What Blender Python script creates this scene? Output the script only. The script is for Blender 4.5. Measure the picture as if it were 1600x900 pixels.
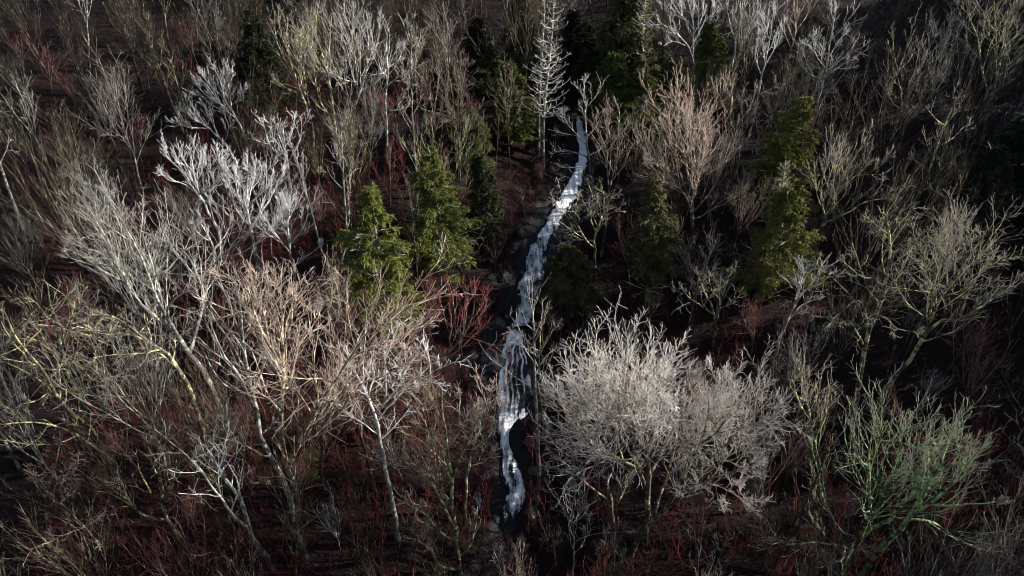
import bpy, math, random
import numpy as np
from mathutils import Vector

# ------------------------------------------------------------------ camera, sky, sun, exposure
for o in list(bpy.data.objects):
    bpy.data.objects.remove(o)
S = bpy.context.scene
COL = S.collection
R_ = math.radians
PITCH = R_(31.0)
CAMZ = 40.0
FPX = 1067.0                      # focal length in pixels of the 1600 px wide photograph
cam = bpy.data.objects.new('camera', bpy.data.cameras.new('camera'))
COL.objects.link(cam)
cam.location = (0, 0, CAMZ)
cam.rotation_euler = (R_(90) - PITCH, 0, 0)
cam.data.sensor_width = 36
cam.data.lens = 36 * FPX / 1600
cam.data.clip_end = 2000
S.camera = cam

SUN_ELEV, SUN_AZ = 22.0, 84.0    # azimuth clockwise from +Y (the uphill direction): low light raking in from the right
w = bpy.data.worlds.new('World')
S.world = w
w.use_nodes = True
nt = w.node_tree
sky = nt.nodes.new('ShaderNodeTexSky')
sky.sky_type = 'NISHITA'
sky.sun_disc = False
sky.sun_elevation = R_(SUN_ELEV)
sky.sun_rotation = R_(SUN_AZ)
bg = nt.nodes['Background']
bg.inputs['Strength'].default_value = 0.06
nt.links.new(sky.outputs[0], bg.inputs['Color'])
sl = bpy.data.lights.new('sun', 'SUN')
sl.energy = 5.0
sl.angle = R_(0.5)
sl.color = (1.0, 0.95, 0.88)
sun = bpy.data.objects.new('sun', sl)
COL.objects.link(sun)
a_, e_ = R_(SUN_AZ), R_(SUN_ELEV)
sdir = Vector((math.sin(a_) * math.cos(e_), math.cos(a_) * math.cos(e_), math.sin(e_)))
sun.rotation_euler = sdir.to_track_quat('Z', 'Y').to_euler()
sun.location = (60, 20, 90)
S.view_settings.view_transform = 'Standard'
S.view_settings.look = 'None'
S.view_settings.gamma = 1
S.view_settings.exposure = 1.32
S.render.engine = 'CYCLES'
S.cycles.max_bounces = 4
S.cycles.diffuse_bounces = 2
S.cycles.transparent_max_bounces = 12
S.cycles.filter_width = 0.95

rng = np.random.default_rng(11)
random.seed(4)

# ------------------------------------------------------------------ pixels <-> rays, terrain
cp, sp = math.cos(PITCH), math.sin(PITCH)


def ray(px, py):
    u, v = (px - 800) / FPX, (py - 450) / FPX
    return np.array([u, cp - v * sp, -sp - v * cp])


def project(p):
    x, y, z = p[0], p[1], p[2] - CAMZ
    d = y * cp - z * sp
    up = y * sp + z * cp
    return 800 + FPX * x / d, 450 - FPX * up / d, d


# streambed profile: y, height above datum (camera at 40)
SY = np.array([-30, 0, 15, 24, 29, 32.5, 34.6, 36.4, 37.2, 38.6, 40.6, 41.5, 43.6, 44.6, 48, 50.5, 56, 64, 70, 86, 105, 150, 260.])
SZ = np.array([-8, -2.5, 1.2, 3.4, 5.0, 6.0, 6.5, 7.6, 8.4, 10.3, 11.3, 11.4, 11.5, 12.2, 14.0, 15.0, 16.6, 19.6, 22.0, 28.6, 36, 52, 84.])
MY = np.array([-30, 0, 15, 26, 40, 52, 64, 86, 105, 150, 260.])
MZ = np.array([-7.5, -1.5, 2.2, 5.4, 11.3, 16.4, 20.8, 29.2, 36.5, 53, 85.])
yy = np.linspace(-30, 260, 5801)


def smooth(a, n):
    k = np.hanning(n + 2)[1:-1]
    k /= k.sum()
    return np.convolve(np.pad(a, n // 2, mode='edge'), k, 'same')[n // 2:n // 2 + len(a)]


zs_tab = smooth(np.interp(yy, SY, SZ), 15)
zm_tab = smooth(np.interp(yy, MY, MZ), 241)
# the stream's run as seen: centre x, row, half width (photo pixels)
RUN = np.array([
    (904, 188, 5), (907, 205, 7), (910, 225, 9), (912, 245, 8), (905, 268, 9), (893, 298, 14), (880, 322, 16), (864, 348, 12),
    (851, 370, 13), (841, 392, 17), (835, 415, 21), (829, 440, 22), (823, 470, 20), (819, 497, 18), (810, 512, 20),
    (805, 530, 18), (802, 555, 24), (801, 590, 29), (803, 625, 31), (802, 645, 31), (792, 662, 15), (787, 680, 9),
    (790, 700, 9), (796, 722, 13), (800, 742, 17), (806, 765, 18), (806, 785, 15), (798, 800, 16), (790, 830, 12), (780, 870, 14), (770, 910, 14)], float)


def solve_row(py):
    d = ray(800, py)
    t = np.linspace(20, 130, 6000)
    f = (CAMZ + d[2] * t) - np.interp(d[1] * t, yy, zs_tab)
    i = np.argmax(f < 0)
    return d[1] * t[i], t[i]


run = []
for px, py, hw in RUN:
    y, t = solve_row(py)
    run.append((y, (px - 800) / FPX * t, hw / FPX * t))
run = np.array(sorted(run))
ry, rx, rw = run[:, 0], run[:, 1], run[:, 2]
XS = smooth(np.interp(yy, np.r_[-30, 10, ry, 80, 110, 260], np.r_[-3, -1.5, rx, rx[-1] + .3, rx[-1] + 4, rx[-1] + 10]), 25)
WS = smooth(np.interp(yy, np.r_[-30, ry, 80], np.r_[.5, rw, .4]), 15)


def hashn(ix, iy, seed):
    h = (ix.astype(np.int64) * 374761393 + iy.astype(np.int64) * 668265263 + seed * 1442695) & 0x7fffffff
    h = ((h ^ (h >> 13)) * 1274126177) & 0x7fffffff
    h = h ^ (h >> 16)
    return (h & 0xffff) / 65535.0


def vnoise(x, y, s, seed=0):
    x = np.asarray(x, float) / s
    y = np.asarray(y, float) / s
    ix, iy = np.floor(x), np.floor(y)
    fx, fy = x - ix, y - iy
    fx, fy = fx * fx * (3 - 2 * fx), fy * fy * (3 - 2 * fy)
    a, b = hashn(ix, iy, seed), hashn(ix + 1, iy, seed)
    c, d = hashn(ix, iy + 1, seed), hashn(ix + 1, iy + 1, seed)
    return (a * (1 - fx) + b * fx) * (1 - fy) + (c * (1 - fx) + d * fx) * fy


def sstep(a, b, x):
    t = np.clip((x - a) / (b - a), 0, 1)
    return t * t * (3 - 2 * t)


def height(x, y):
    x = np.asarray(x, float)
    y = np.asarray(y, float)
    xs = np.interp(y, yy, XS)
    dist = np.abs(x - xs)
    hw = np.interp(y, yy, WS)
    k = sstep(hw + .1, hw + 6.5, dist)
    zs = np.interp(y, yy, zs_tab)
    zm = np.interp(y, yy, zm_tab) + np.where(x > xs, .35, 1.5) + sstep(8, 40, dist) * 1.2 + (vnoise(x, y, 9, 1) - .5) * 1.6 + (vnoise(x, y, 3.1, 2) - .5) * .5
    z = zs * (1 - k) + zm * k
    rock = sstep(.0, .5, dist - hw) * (1 - sstep(2.5, 5.5, dist - hw)) * sstep(22, 28, y) * (1 - sstep(68, 76, y))
    led = vnoise(x * .7, z * 2.2 + y * .3, .9, 5)
    z = z + rock * (np.round(led * 4) / 4 - .35) * .75 + rock * (vnoise(x, y, .5, 6) - .5) * .25
    return z


def ground_at(px, py):
    d = ray(px, py)
    t = np.linspace(15, 170, 3100)
    f = (CAMZ + d[2] * t) - height(d[0] * t, d[1] * t)
    i = int(np.argmax(f < 0)) if (f < 0).any() else len(t) - 1
    t = t[i]
    return np.array([d[0] * t, d[1] * t, CAMZ + d[2] * t])


# ------------------------------------------------------------------ materials
def mat(name):
    m = bpy.data.materials.new(name)
    m.use_nodes = True
    t = m.node_tree
    return m, t, t.nodes['Principled BSDF'], t.nodes['Material Output']


def N(t, kind, **kw):
    n = t.nodes.new(kind)
    for k, v in kw.items():
        if k in n.inputs.keys():
            n.inputs[k].default_value = v
        else:
            setattr(n, k, v)
    return n


def mixc(t, fac, a, b, mode='MIX'):
    n = t.nodes.new('ShaderNodeMix')
    n.data_type = 'RGBA'
    n.blend_type = mode
    for sock, v in ((n.inputs[0], fac), (n.inputs[6], a), (n.inputs[7], b)):
        if isinstance(v, bpy.types.NodeSocket):
            t.links.new(v, sock)
        elif isinstance(v, (tuple, list)):
            sock.default_value = (*v[:3], 1)
        else:
            sock.default_value = v
    return n.outputs[2]


def mth(t, op, a, b=0.0, clamp=False):
    n = t.nodes.new('ShaderNodeMath')
    n.operation = op
    n.use_clamp = clamp
    for sock, v in ((n.inputs[0], a), (n.inputs[1], b)):
        if isinstance(v, bpy.types.NodeSocket):
            t.links.new(v, sock)
        else:
            sock.default_value = v
    return n.outputs[0]


def noise(t, scale, vec=None, detail=4, rough=.6):
    n = N(t, 'ShaderNodeTexNoise', Scale=scale, Detail=detail, Roughness=rough)
    if vec is not None:
        t.links.new(vec, n.inputs['Vector'])
    return n.outputs['Fac']


def maprange(t, v, a, b, c, d):
    n = N(t, 'ShaderNodeMapRange')
    t.links.new(v, n.inputs[0])
    for i, x in enumerate((a, b, c, d)):
        if isinstance(x, bpy.types.NodeSocket):
            t.links.new(x, n.inputs[1 + i])
        else:
            n.inputs[1 + i].default_value = x
    return n.outputs[0]


def bark_material():
    m, t, b, out = mat('bark')
    oi = t.nodes.new('ShaderNodeObjectInfo')
    geo = t.nodes.new('ShaderNodeNewGeometry')
    tw = N(t, 'ShaderNodeAttribute', attribute_type='OBJECT', attribute_name='twig_colour')
    lc = N(t, 'ShaderNodeAttribute', attribute_type='OBJECT', attribute_name='lichen_colour')
    la = N(t, 'ShaderNodeAttribute', attribute_type='OBJECT', attribute_name='lichen')
    lev = N(t, 'ShaderNodeAttribute', attribute_name='lev')
    low_bark = mixc(t, 1.0, oi.outputs['Color'], (.20, .185, .17), 'MULTIPLY')      # bark darker low on the trunk
    base = mixc(t, maprange(t, lev.outputs['Fac'], .02, .26, 0, 1), low_bark, oi.outputs['Color'])
    base = mixc(t, maprange(t, lev.outputs['Fac'], .40, .9, 0, 1), base, tw.outputs['Color'])
    n1 = noise(t, 2.6, geo.outputs['Position'], 6, .75)
    val = maprange(t, n1, .36, .64, .25, 1.45)
    base = mixc(t, 1.0, base, val, 'MULTIPLY')
    n2 = noise(t, 1.9, geo.outputs['Position'], 6, .72)
    thr = mth(t, 'SUBTRACT', 1.0, la.outputs['Fac'])
    thr = maprange(t, thr, 0, 1, .40, .68)
    mask = maprange(t, mth(t, 'SUBTRACT', n2, thr), -.02, .02, 0, 1)
    mask = mth(t, 'MULTIPLY', mask, maprange(t, lev.outputs['Fac'], .45, .85, 1, .1))
    mask = mth(t, 'MULTIPLY', mask, maprange(t, lev.outputs['Fac'], .03, .2, .25, 1))
    base = mixc(t, mask, base, lc.outputs['Color'])
    t.links.new(base, b.inputs['Base Color'])
    b.inputs['Roughness'].default_value = .9
    b.inputs['Specular IOR Level'].default_value = .2
    bp = N(t, 'ShaderNodeBump', Strength=.7, Distance=.04)
    t.links.new(noise(t, 14, geo.outputs['Position'], 4, .7), bp.inputs['Height'])
    t.links.new(bp.outputs[0], b.inputs['Normal'])
    return m


def needle_material():
    m, t, b, out = mat('needles')
    oi = t.nodes.new('ShaderNodeObjectInfo')
    geo = t.nodes.new('ShaderNodeNewGeometry')
    var = N(t, 'ShaderNodeAttribute', attribute_name='lev')
    n1 = noise(t, 1.1, geo.outputs['Position'], 3, .6)
    v = maprange(t, n1, .3, .7, .55, 1.45)
    c = mixc(t, 1.0, oi.outputs['Color'], v, 'MULTIPLY')
    c = mixc(t, maprange(t, var.outputs['Fac'], 0, 1, 0, .55), c, (.13, .105, .022))
    t.links.new(c, b.inputs['Base Color'])
    b.inputs['Roughness'].default_value = .6
    b.inputs['Specular IOR Level'].default_value = .25
    tr = t.nodes.new('ShaderNodeBsdfTranslucent')
    t.links.new(c, tr.inputs['Color'])
    ms = N(t, 'ShaderNodeMixShader', Fac=.25)
    t.links.new(b.outputs[0], ms.inputs[1])
    t.links.new(tr.outputs[0], ms.inputs[2])
    t.links.new(ms.outputs[0], out.inputs['Surface'])
    return m


def ground_material():
    m, t, b, out = mat('forest_floor')
    geo = t.nodes.new('ShaderNodeNewGeometry')
    P = geo.outputs['Position']
    rk = N(t, 'ShaderNodeAttribute', attribute_name='rock')
    vo = N(t, 'ShaderNodeTexVoronoi', Scale=5.0)
    t.links.new(P, vo.inputs['Vector'])
    sep = t.nodes.new('ShaderNodeSeparateColor')
    t.links.new(vo.outputs['Color'], sep.inputs[0])
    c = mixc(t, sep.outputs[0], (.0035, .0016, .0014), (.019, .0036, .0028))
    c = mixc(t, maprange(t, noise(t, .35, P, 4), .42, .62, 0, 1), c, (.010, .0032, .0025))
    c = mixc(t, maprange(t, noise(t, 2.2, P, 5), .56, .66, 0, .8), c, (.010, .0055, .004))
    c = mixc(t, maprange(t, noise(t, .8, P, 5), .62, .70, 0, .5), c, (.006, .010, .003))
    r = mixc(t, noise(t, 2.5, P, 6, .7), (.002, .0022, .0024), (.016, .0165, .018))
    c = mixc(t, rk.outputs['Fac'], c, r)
    t.links.new(c, b.inputs['Base Color'])
    t.links.new(maprange(t, rk.outputs['Fac'], 0, 1, .95, .45), b.inputs['Roughness'])
    b.inputs['Specular IOR Level'].default_value = .25
    bp = N(t, 'ShaderNodeBump', Strength=.9, Distance=.15)
    t.links.new(noise(t, 4, P, 6, .7), bp.inputs['Height'])
    t.links.new(bp.outputs[0], b.inputs['Normal'])
    return m


def rock_material():
    m, t, b, out = mat('wet_rock')
    geo = t.nodes.new('ShaderNodeNewGeometry')
    P = geo.outputs['Position']
    c = mixc(t, noise(t, 2.5, P, 6, .7), (.012, .013, .014), (.07, .07, .072))
    c = mixc(t, maprange(t, noise(t, 1.3, P, 4), .55, .65, 0, .7), c, (.02, .03, .01))
    t.links.new(c, b.inputs['Base Color'])
    b.inputs['Roughness'].default_value = .5
    bp = N(t, 'ShaderNodeBump', Strength=.8, Distance=.1)
    t.links.new(noise(t, 5, P, 6, .7), bp.inputs['Height'])
    t.links.new(bp.outputs[0], b.inputs['Normal'])
    return m


def water_material():
    m, t, b, out = mat('falling_water')
    at = N(t, 'ShaderNodeAttribute', attribute_name='flow')      # x across, y along (metres)
    fo = N(t, 'ShaderNodeAttribute', attribute_name='foam')
    mp = N(t, 'ShaderNodeMapping')
    mp.inputs['Scale'].default_value = (5.5, .55, 1)
    t.links.new(at.outputs['Vector'], mp.inputs['Vector'])
    s1 = noise(t, 1.0, mp.outputs[0], 7, .68)
    mp2 = N(t, 'ShaderNodeMapping')
    mp2.inputs['Scale'].default_value = (2.2, 1.3, 1)
    t.links.new(at.outputs['Vector'], mp2.inputs['Vector'])
    s2 = noise(t, 1.0, mp2.outputs[0], 6, .7)
    mp3 = N(t, 'ShaderNodeMapping')
    mp3.inputs['Scale'].default_value = (7, 3.2, 1)
    t.links.new(at.outputs['Vector'], mp3.inputs['Vector'])
    s3 = noise(t, 1.0, mp3.outputs[0], 4, .7)
    s = mth(t, 'ADD', mth(t, 'ADD', mth(t, 'MULTIPLY', s1, .7), mth(t, 'MULTIPLY', s2, .45)), mth(t, 'MULTIPLY', s3, .4))
    f = mth(t, 'ADD', mth(t, 'MULTIPLY', mth(t, 'SUBTRACT', s, .775), 1.05), mth(t, 'SUBTRACT', fo.outputs['Fac'], .5))
    mask = maprange(t, f, -.05, .19, 0, 1)
    c = mixc(t, mask, (.02, .025, .03), (.92, .93, .94))
    t.links.new(c, b.inputs['Base Color'])
    t.links.new(maprange(t, mask, 0, 1, .2, .6), b.inputs['Roughness'])
    bp = N(t, 'ShaderNodeBump', Strength=.6, Distance=.12)
    t.links.new(s, bp.inputs['Height'])
    t.links.new(bp.outputs[0], b.inputs['Normal'])
    tr = t.nodes.new('ShaderNodeBsdfTransparent')
    ms = t.nodes.new('ShaderNodeMixShader')
    t.links.new(maprange(t, f, -.24, -.02, 0, 1), ms.inputs[0])
    t.links.new(tr.outputs[0], ms.inputs[1])
    t.links.new(b.outputs[0], ms.inputs[2])
    t.links.new(ms.outputs[0], out.inputs['Surface'])
    return m


def leaf_material():
    m, t, b, out = mat('dead_leaves')
    lev = N(t, 'ShaderNodeAttribute', attribute_name='lev')
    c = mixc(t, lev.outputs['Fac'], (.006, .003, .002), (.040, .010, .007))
    t.links.new(c, b.inputs['Base Color'])
    b.inputs['Roughness'].default_value = .8
    b.inputs['Specular IOR Level'].default_value = .2
    return m


BARK, NEEDLE, GROUND, ROCK, WATER, LEAF = bark_material(), needle_material(), ground_material(), rock_material(), water_material(), leaf_material()


# ------------------------------------------------------------------ mesh helpers
def mesh_np(name, V, F, attrs=None, material=None, smoothed=True):
    me = bpy.data.meshes.new(name)
    V = np.asarray(V, np.float32)
    F = np.asarray(F, np.int32)
    n, k = F.shape
    me.vertices.add(len(V))
    me.vertices.foreach_set('co', V.ravel())
    me.loops.add(n * k)
    me.loops.foreach_set('vertex_index', F.ravel())
    me.polygons.add(n)
    me.polygons.foreach_set('loop_start', np.arange(0, n * k, k, dtype=np.int32))
    me.polygons.foreach_set('loop_total', np.full(n, k, np.int32))
    me.polygons.foreach_set('use_smooth', np.full(n, smoothed, bool))
    for an, av in (attrs or {}).items():
        av = np.asarray(av, np.float32)
        if av.ndim == 1:
            a = me.attributes.new(an, 'FLOAT', 'POINT')
            a.data.foreach_set('value', av)
        else:
            a = me.attributes.new(an, 'FLOAT_VECTOR', 'POINT')
            a.data.foreach_set('vector', av.ravel())
    me.update(calc_edges=True)
    if material:
        me.materials.append(material)
    return me


def obj(name, me, parent=None):
    o = bpy.data.objects.new(name, me)
    COL.objects.link(o)
    if parent is not None:
        o.parent = parent
    return o


def tag(o, label=None, cat=None, group=None, kind=None):
    if label: o['label'] = label
    if cat: o['category'] = cat
    if group: o['group'] = group
    if kind: o['kind'] = kind
    return o


def norm(v):
    return v / (np.linalg.norm(v, axis=-1, keepdims=True) + 1e-9)


def tubes(P, Rr, sides, lev):
    """P (N,k,3) centre lines, Rr (N,k) radii, lev (N,k) -> verts, quads, lev"""
    Nn, k, _ = P.shape
    T = np.empty_like(P)
    T[:, 1:-1] = P[:, 2:] - P[:, :-2]
    T[:, 0] = P[:, 1] - P[:, 0]
    T[:, -1] = P[:, -1] - P[:, -2]
    T = norm(T)
    ref = np.where(np.abs(T[:, :1, 2:3]) > .8, np.array([1., .13, 0]), np.array([.11, 0, 1.]))
    A = norm(np.cross(T, np.broadcast_to(ref, T.shape)))
    B = np.cross(T, A)
    ang = np.arange(sides) * 2 * np.pi / sides
    V = P[:, :, None] + Rr[:, :, None, None] * (A[:, :, None] * np.cos(ang)[None, None, :, None] + B[:, :, None] * np.sin(ang)[None, None, :, None])
    idx = np.arange(Nn * k * sides).reshape(Nn, k, sides)
    a, b = idx[:, :-1], idx[:, 1:]
    F = np.stack([a, np.roll(a, -1, 2), np.roll(b, -1, 2), b], -1).reshape(-1, 4)
    L = np.broadcast_to(lev[:, :, None], (Nn, k, sides)).reshape(-1)
    return V.reshape(-1, 3), F, L


def join(parts):
    V, F, L, off = [], [], [], 0
    for v, f, l in parts:
        V.append(v); F.append(f + off); L.append(l)
        off += len(v)
    return np.concatenate(V), np.concatenate(F), np.concatenate(L)


def resample(pts, k):
    pts = np.asarray(pts, float)
    # smooth curve through the points (Catmull-Rom), then even spacing
    Q = [pts[0]]
    ext = np.vstack([2 * pts[0] - pts[1], pts, 2 * pts[-1] - pts[-2]])
    for i in range(1, len(ext) - 2):
        p0, p1, p2, p3 = ext[i - 1:i + 3]
        for u in np.linspace(0, 1, 9)[1:]:
            Q.append(.5 * ((2 * p1) + (-p0 + p2) * u + (2 * p0 - 5 * p1 + 4 * p2 - p3) * u * u + (-p0 + 3 * p1 - 3 * p2 + p3) * u ** 3))
    Q = np.array(Q)
    s = np.r_[0, np.cumsum(np.linalg.norm(np.diff(Q, axis=0), axis=1))]
    t = np.linspace(0, s[-1], k)
    return np.stack([np.interp(t, s, Q[:, i]) for i in range(3)], 1)


def grow(g, P, Rr, per, t0, t1, ang, angj, lenf, k, upb, wig, rmin, rf=.55, taper=.5, lmin=.15, lmax=9.):
    """children of every polyline in P. returns P2 (M,k,3), R2 (M,k)"""
    Nn, kp, _ = P.shape
    cnt = np.maximum(0, np.round(per * g.uniform(.7, 1.3, Nn))).astype(int)
    pi = np.repeat(np.arange(Nn), cnt)
    M = len(pi)
    if M == 0:
        return np.zeros((0, k, 3)), np.zeros((0, k))
    seq = np.concatenate([np.arange(c) for c in cnt])
    t = t0 + (t1 - t0) * (seq + g.uniform(.1, .9, M)) / cnt[pi]
    f = t * (kp - 1)
    i0 = np.minimum(f.astype(int), kp - 2)
    fr = (f - i0)[:, None]
    p = P[pi, i0] * (1 - fr) + P[pi, i0 + 1] * fr
    tan = norm(P[pi, i0 + 1] - P[pi, i0])
    r = Rr[pi, i0] * (1 - fr[:, 0]) + Rr[pi, i0 + 1] * fr[:, 0]
    seg = np.linalg.norm(np.diff(P, axis=1), axis=2).sum(1)[pi]
    rv = norm(g.normal(size=(M, 3)))
    side = norm(np.cross(tan, rv))
    az = seq * 2.4 + g.uniform(0, 6.28, Nn)[pi] + g.normal(0, .5, M)
    s2 = np.cross(tan, side)
    # stable frame so that golden-angle spacing works along one parent
    ref = np.broadcast_to(np.array([.3, .2, 1.]), tan.shape)
    A = norm(np.cross(tan, ref)); B = np.cross(tan, A)
    pr = A * np.cos(az)[:, None] + B * np.sin(az)[:, None]
    a = np.radians(ang + g.normal(0, angj, M))[:, None]
    d = norm(tan * np.cos(a) + pr * np.sin(a))
    ln = np.clip(seg * lenf * (1.05 - .6 * t) * g.uniform(.6, 1.35, M), lmin, lmax)
    out = np.empty((M, k, 3)); out[:, 0] = p
    step = (ln / (k - 1))[:, None]
    for j in range(1, k):
        d = norm(d + g.normal(0, wig, (M, 3)) + np.array([0, 0, upb]))
        out[:, j] = out[:, j - 1] + d * step
    r0 = np.maximum(r * rf, rmin)
    r0 = np.minimum(r0, np.maximum(r * .9, rmin * .8))
    prof = np.linspace(1, taper, k)
    R2 = np.maximum(r0[:, None] * prof[None], rmin * .8)
    return out, R2


# crown recipes: how the twigs grow out of trunk and limbs
RECIPE = {
    #            L2: per, t0, ang, lenf, upb           L3: per, ang, lenf, upb        L4: per, ang, lenf, upb    wig
    'open':    dict(a=(5.5, .20, 36, .62, .10), b=(5.5, 34, .58, .09), c=(4.2, 34, .46, .05), wig=.14),
    'dense':   dict(a=(6.5, .20, 40, .60, .12), b=(6.5, 36, .58, .10), c=(5, 36, .48, .06), wig=.16),
    'broom':   dict(a=(6.5, .12, 30, .66, .13), b=(5.5, 28, .58, .12), c=(4.2, 28, .48, .08), wig=.10),
    'gnarled': dict(a=(5.5, .20, 48, .58, .06), b=(5.5, 44, .54, .03), c=(4, 42, .46, .01), wig=.24),
    'sparse':  dict(a=(5, .25, 38, .56, .10), b=(4.5, 38, .54, .08), c=(3.2, 38, .44, .03), wig=.16),
}


def crown_from(g, limbs, radii, recipe, rmin=.011, dens=1.0, fine=1.0):
    """limbs list of (k,3), radii list of (k,) -> crown mesh parts"""
    rc = RECIPE[recipe]
    P = np.stack(limbs); Rr = np.stack(radii)
    seg = np.linalg.norm(np.diff(P, axis=1), axis=2).sum(1)
    wig = rc['wig']
    parts = []
    per, t0, ang, lf, ub = rc['a']
    per2 = per * np.clip(seg / 6.0, .5, 2.0) * dens
    P2, R2 = grow(g, P, Rr, per2 * (.8 if recipe == 'broom' else 1), t0, .98, ang, 9, lf, 8, ub * .75, wig * .85, rmin * 1.8, .5, .38, .4, 4.6)
    # each limb also goes on in a few leaders at its tip
    P2b, R2b = grow(g, P, Rr, np.full(len(P), 1.3), .95, 1.0, 14, 6, .26, 8, ub * .75, wig * .85, rmin * 1.8, .85, .42, .5, 1.8)
    P2 = np.concatenate([P2, P2b]); R2 = np.concatenate([R2, R2b])
    n2 = len(P2)
    parts.append(tubes(P2, R2, 4, np.tile(np.linspace(.3, .55, 8), (n2, 1))))
    per, ang, lf, ub = rc['b']
    P3, R3 = grow(g, P2, R2, np.full(n2, per * dens), .15, 1.0, ang, 10, lf, 5, ub, wig * 1.15, rmin * 1.15, .55, .40, .3, 3.0)
    n3 = len(P3)
    parts.append(tubes(P3, R3, 3, np.tile(np.linspace(.55, .8, 5), (n3, 1))))
    per, ang, lf, ub = rc['c']
    per = per * fine
    P4, R4 = grow(g, P3, R3, np.full(n3, per * dens), .12, 1.0, ang, 11, lf, 3, ub, wig * 1.3, rmin * .66, .6, .5, .16, 1.4)
    n4 = len(P4)
    parts.append(tubes(P4, R4, 3, np.tile(np.linspace(.8, 1.0, 3), (n4, 1))))
    return join(parts)


PAL = {  # bark, twigs, lichen colour, lichen amount
    'white':   ((.44, .43, .41), (.78, .76, .76), (.76, .76, .70), .45),
    'toplit':   ((.20, .155, .11), (.84, .76, .72), (.62, .54, .32), .42),  # light from above put into colour: bright twigs over dark limbs
    'pale':    ((.30, .285, .26), (.46, .43, .41), (.66, .66, .54), .50),
    'grey':    ((.20, .19, .175), (.25, .21, .19), (.48, .49, .38), .40),
    'yellow':  ((.17, .145, .11), (.38, .34, .30), (.64, .60, .30), .55),
    'rust':    ((.24, .18, .14), (.52, .40, .35), (.70, .62, .42), .45),
    'brown':   ((.10, .08, .06), (.105, .08, .065), (.34, .31, .17), .42),
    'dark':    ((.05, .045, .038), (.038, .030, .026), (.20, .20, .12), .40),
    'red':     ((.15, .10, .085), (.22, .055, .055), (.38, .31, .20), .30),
    'green':   ((.15, .16, .12), (.46, .44, .36), (.48, .74, .28), .60),
}


def paint(o, pal, g=None, k=1.0):
    b, tw, lc, la = PAL[pal]
    j = 1.0 if g is None else float(g.uniform(.8, 1.2))
    b = [min(.8, c * j * k) for c in b]; tw = [min(.8, c * j * k) for c in tw]
    o.color = (*b, 1)
    o['twig_colour'] = tw
    o['lichen_colour'] = [c * k for c in lc]
    o['lichen'] = la


def root(name, loc, label, cat, group=None):
    o = bpy.data.objects.new(name, None)
    COL.objects.link(o)
    o.location = loc
    o.empty_display_size = .5
    return tag(o, label, cat, group)


# ------------------------------------------------------------------ ground, stream, rocks, litter
sx = np.r_[np.linspace(0, 7, 36), 7 + np.cumsum(np.linspace(.25, 4.0, 62))]
sx = np.r_[-sx[:0:-1], sx]
gy = np.r_[np.linspace(-28, 20, 60)[:-1], np.linspace(20, 74, 250)[:-1], np.linspace(74, 255, 130)]
X0, Y0 = np.meshgrid(sx, gy)
X0 = X0 + np.interp(Y0, yy, XS)
Z0 = height(X0, Y0)
nx, ny = len(sx), len(gy)
idx = np.arange(nx * ny).reshape(ny, nx)
F0 = np.stack([idx[:-1, :-1], idx[:-1, 1:], idx[1:, 1:], idx[1:, :-1]], -1).reshape(-1, 4)
dist = np.abs(X0 - np.interp(Y0, yy, XS)) - np.interp(Y0, yy, WS)
rk = (1 - sstep(.4, 1.7, dist + (vnoise(X0, Y0, 1.7, 9) - .5) * 1.8)) * sstep(20, 26, Y0) * (1 - sstep(70, 80, Y0))
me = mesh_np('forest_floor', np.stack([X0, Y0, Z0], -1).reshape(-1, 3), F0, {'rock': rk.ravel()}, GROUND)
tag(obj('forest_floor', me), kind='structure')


def water_sheet(name, ys, xc, hw, foam_fn, ncol=33, lift=.10, seed=3):
    """ribbon following the bed; ys going downstream"""
    c = np.linspace(-1, 1, ncol)
    Y, Cc = np.meshgrid(ys, c, indexing='ij')
    X = np.interp(Y, yy, XS)
    if xc is not None:
        X = np.broadcast_to(xc[:, None], Y.shape).copy()
    H = np.broadcast_to(hw[:, None], Y.shape)
    X = X + Cc * H + (vnoise(Y, Cc * 2, .9, seed) - .5) * .25
    Z = height(X, Y)
    Z = Z + lift + .22 * (1 - Cc ** 2) * vnoise(X * 3, Y * .8, .8, seed + 1) - .25 * sstep(.75, 1, np.abs(Cc))
    s = np.r_[0, np.cumsum(np.hypot(np.diff(ys), np.diff(np.interp(ys, yy, zs_tab))))]
    flow = np.stack([X, np.broadcast_to(s[:, None], Y.shape), np.zeros_like(X)], -1)
    foam = foam_fn(Y, Cc) - .46 * sstep(.42, 1.0, np.abs(Cc) + (vnoise(X * 2, Y * 1.2, .5, seed + 5) - .5) * .5)
    foam = foam + (vnoise(X * 1.5, Y, .55, seed + 11) - .5) * .24
    n, k = Y.shape
    idx = np.arange(n * k).reshape(n, k)
    F = np.stack([idx[:-1, :-1], idx[1:, :-1], idx[1:, 1:], idx[:-1, 1:]], -1).reshape(-1, 4)
    me = mesh_np(name, np.stack([X, Y, Z], -1).reshape(-1, 3), F, {'flow': flow.reshape(-1, 3), 'foam': foam.ravel()}, WATER)
    return tag(obj(name, me), kind='structure')


def yrow(py):
    return solve_row(py)[0]


def foam_upper(Y, Cc):
    base = np.interp(Y, [yrow(500), yrow(440), yrow(390), yrow(350), yrow(310), yrow(260), yrow(200)], [.62, .63, .58, .68, .74, .74, .72])
    return base


ys = np.linspace(yrow(186), yrow(512), 420)
water_sheet('waterfall', ys, None, np.interp(ys, yy, WS) * 1.08, foam_upper)


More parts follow.
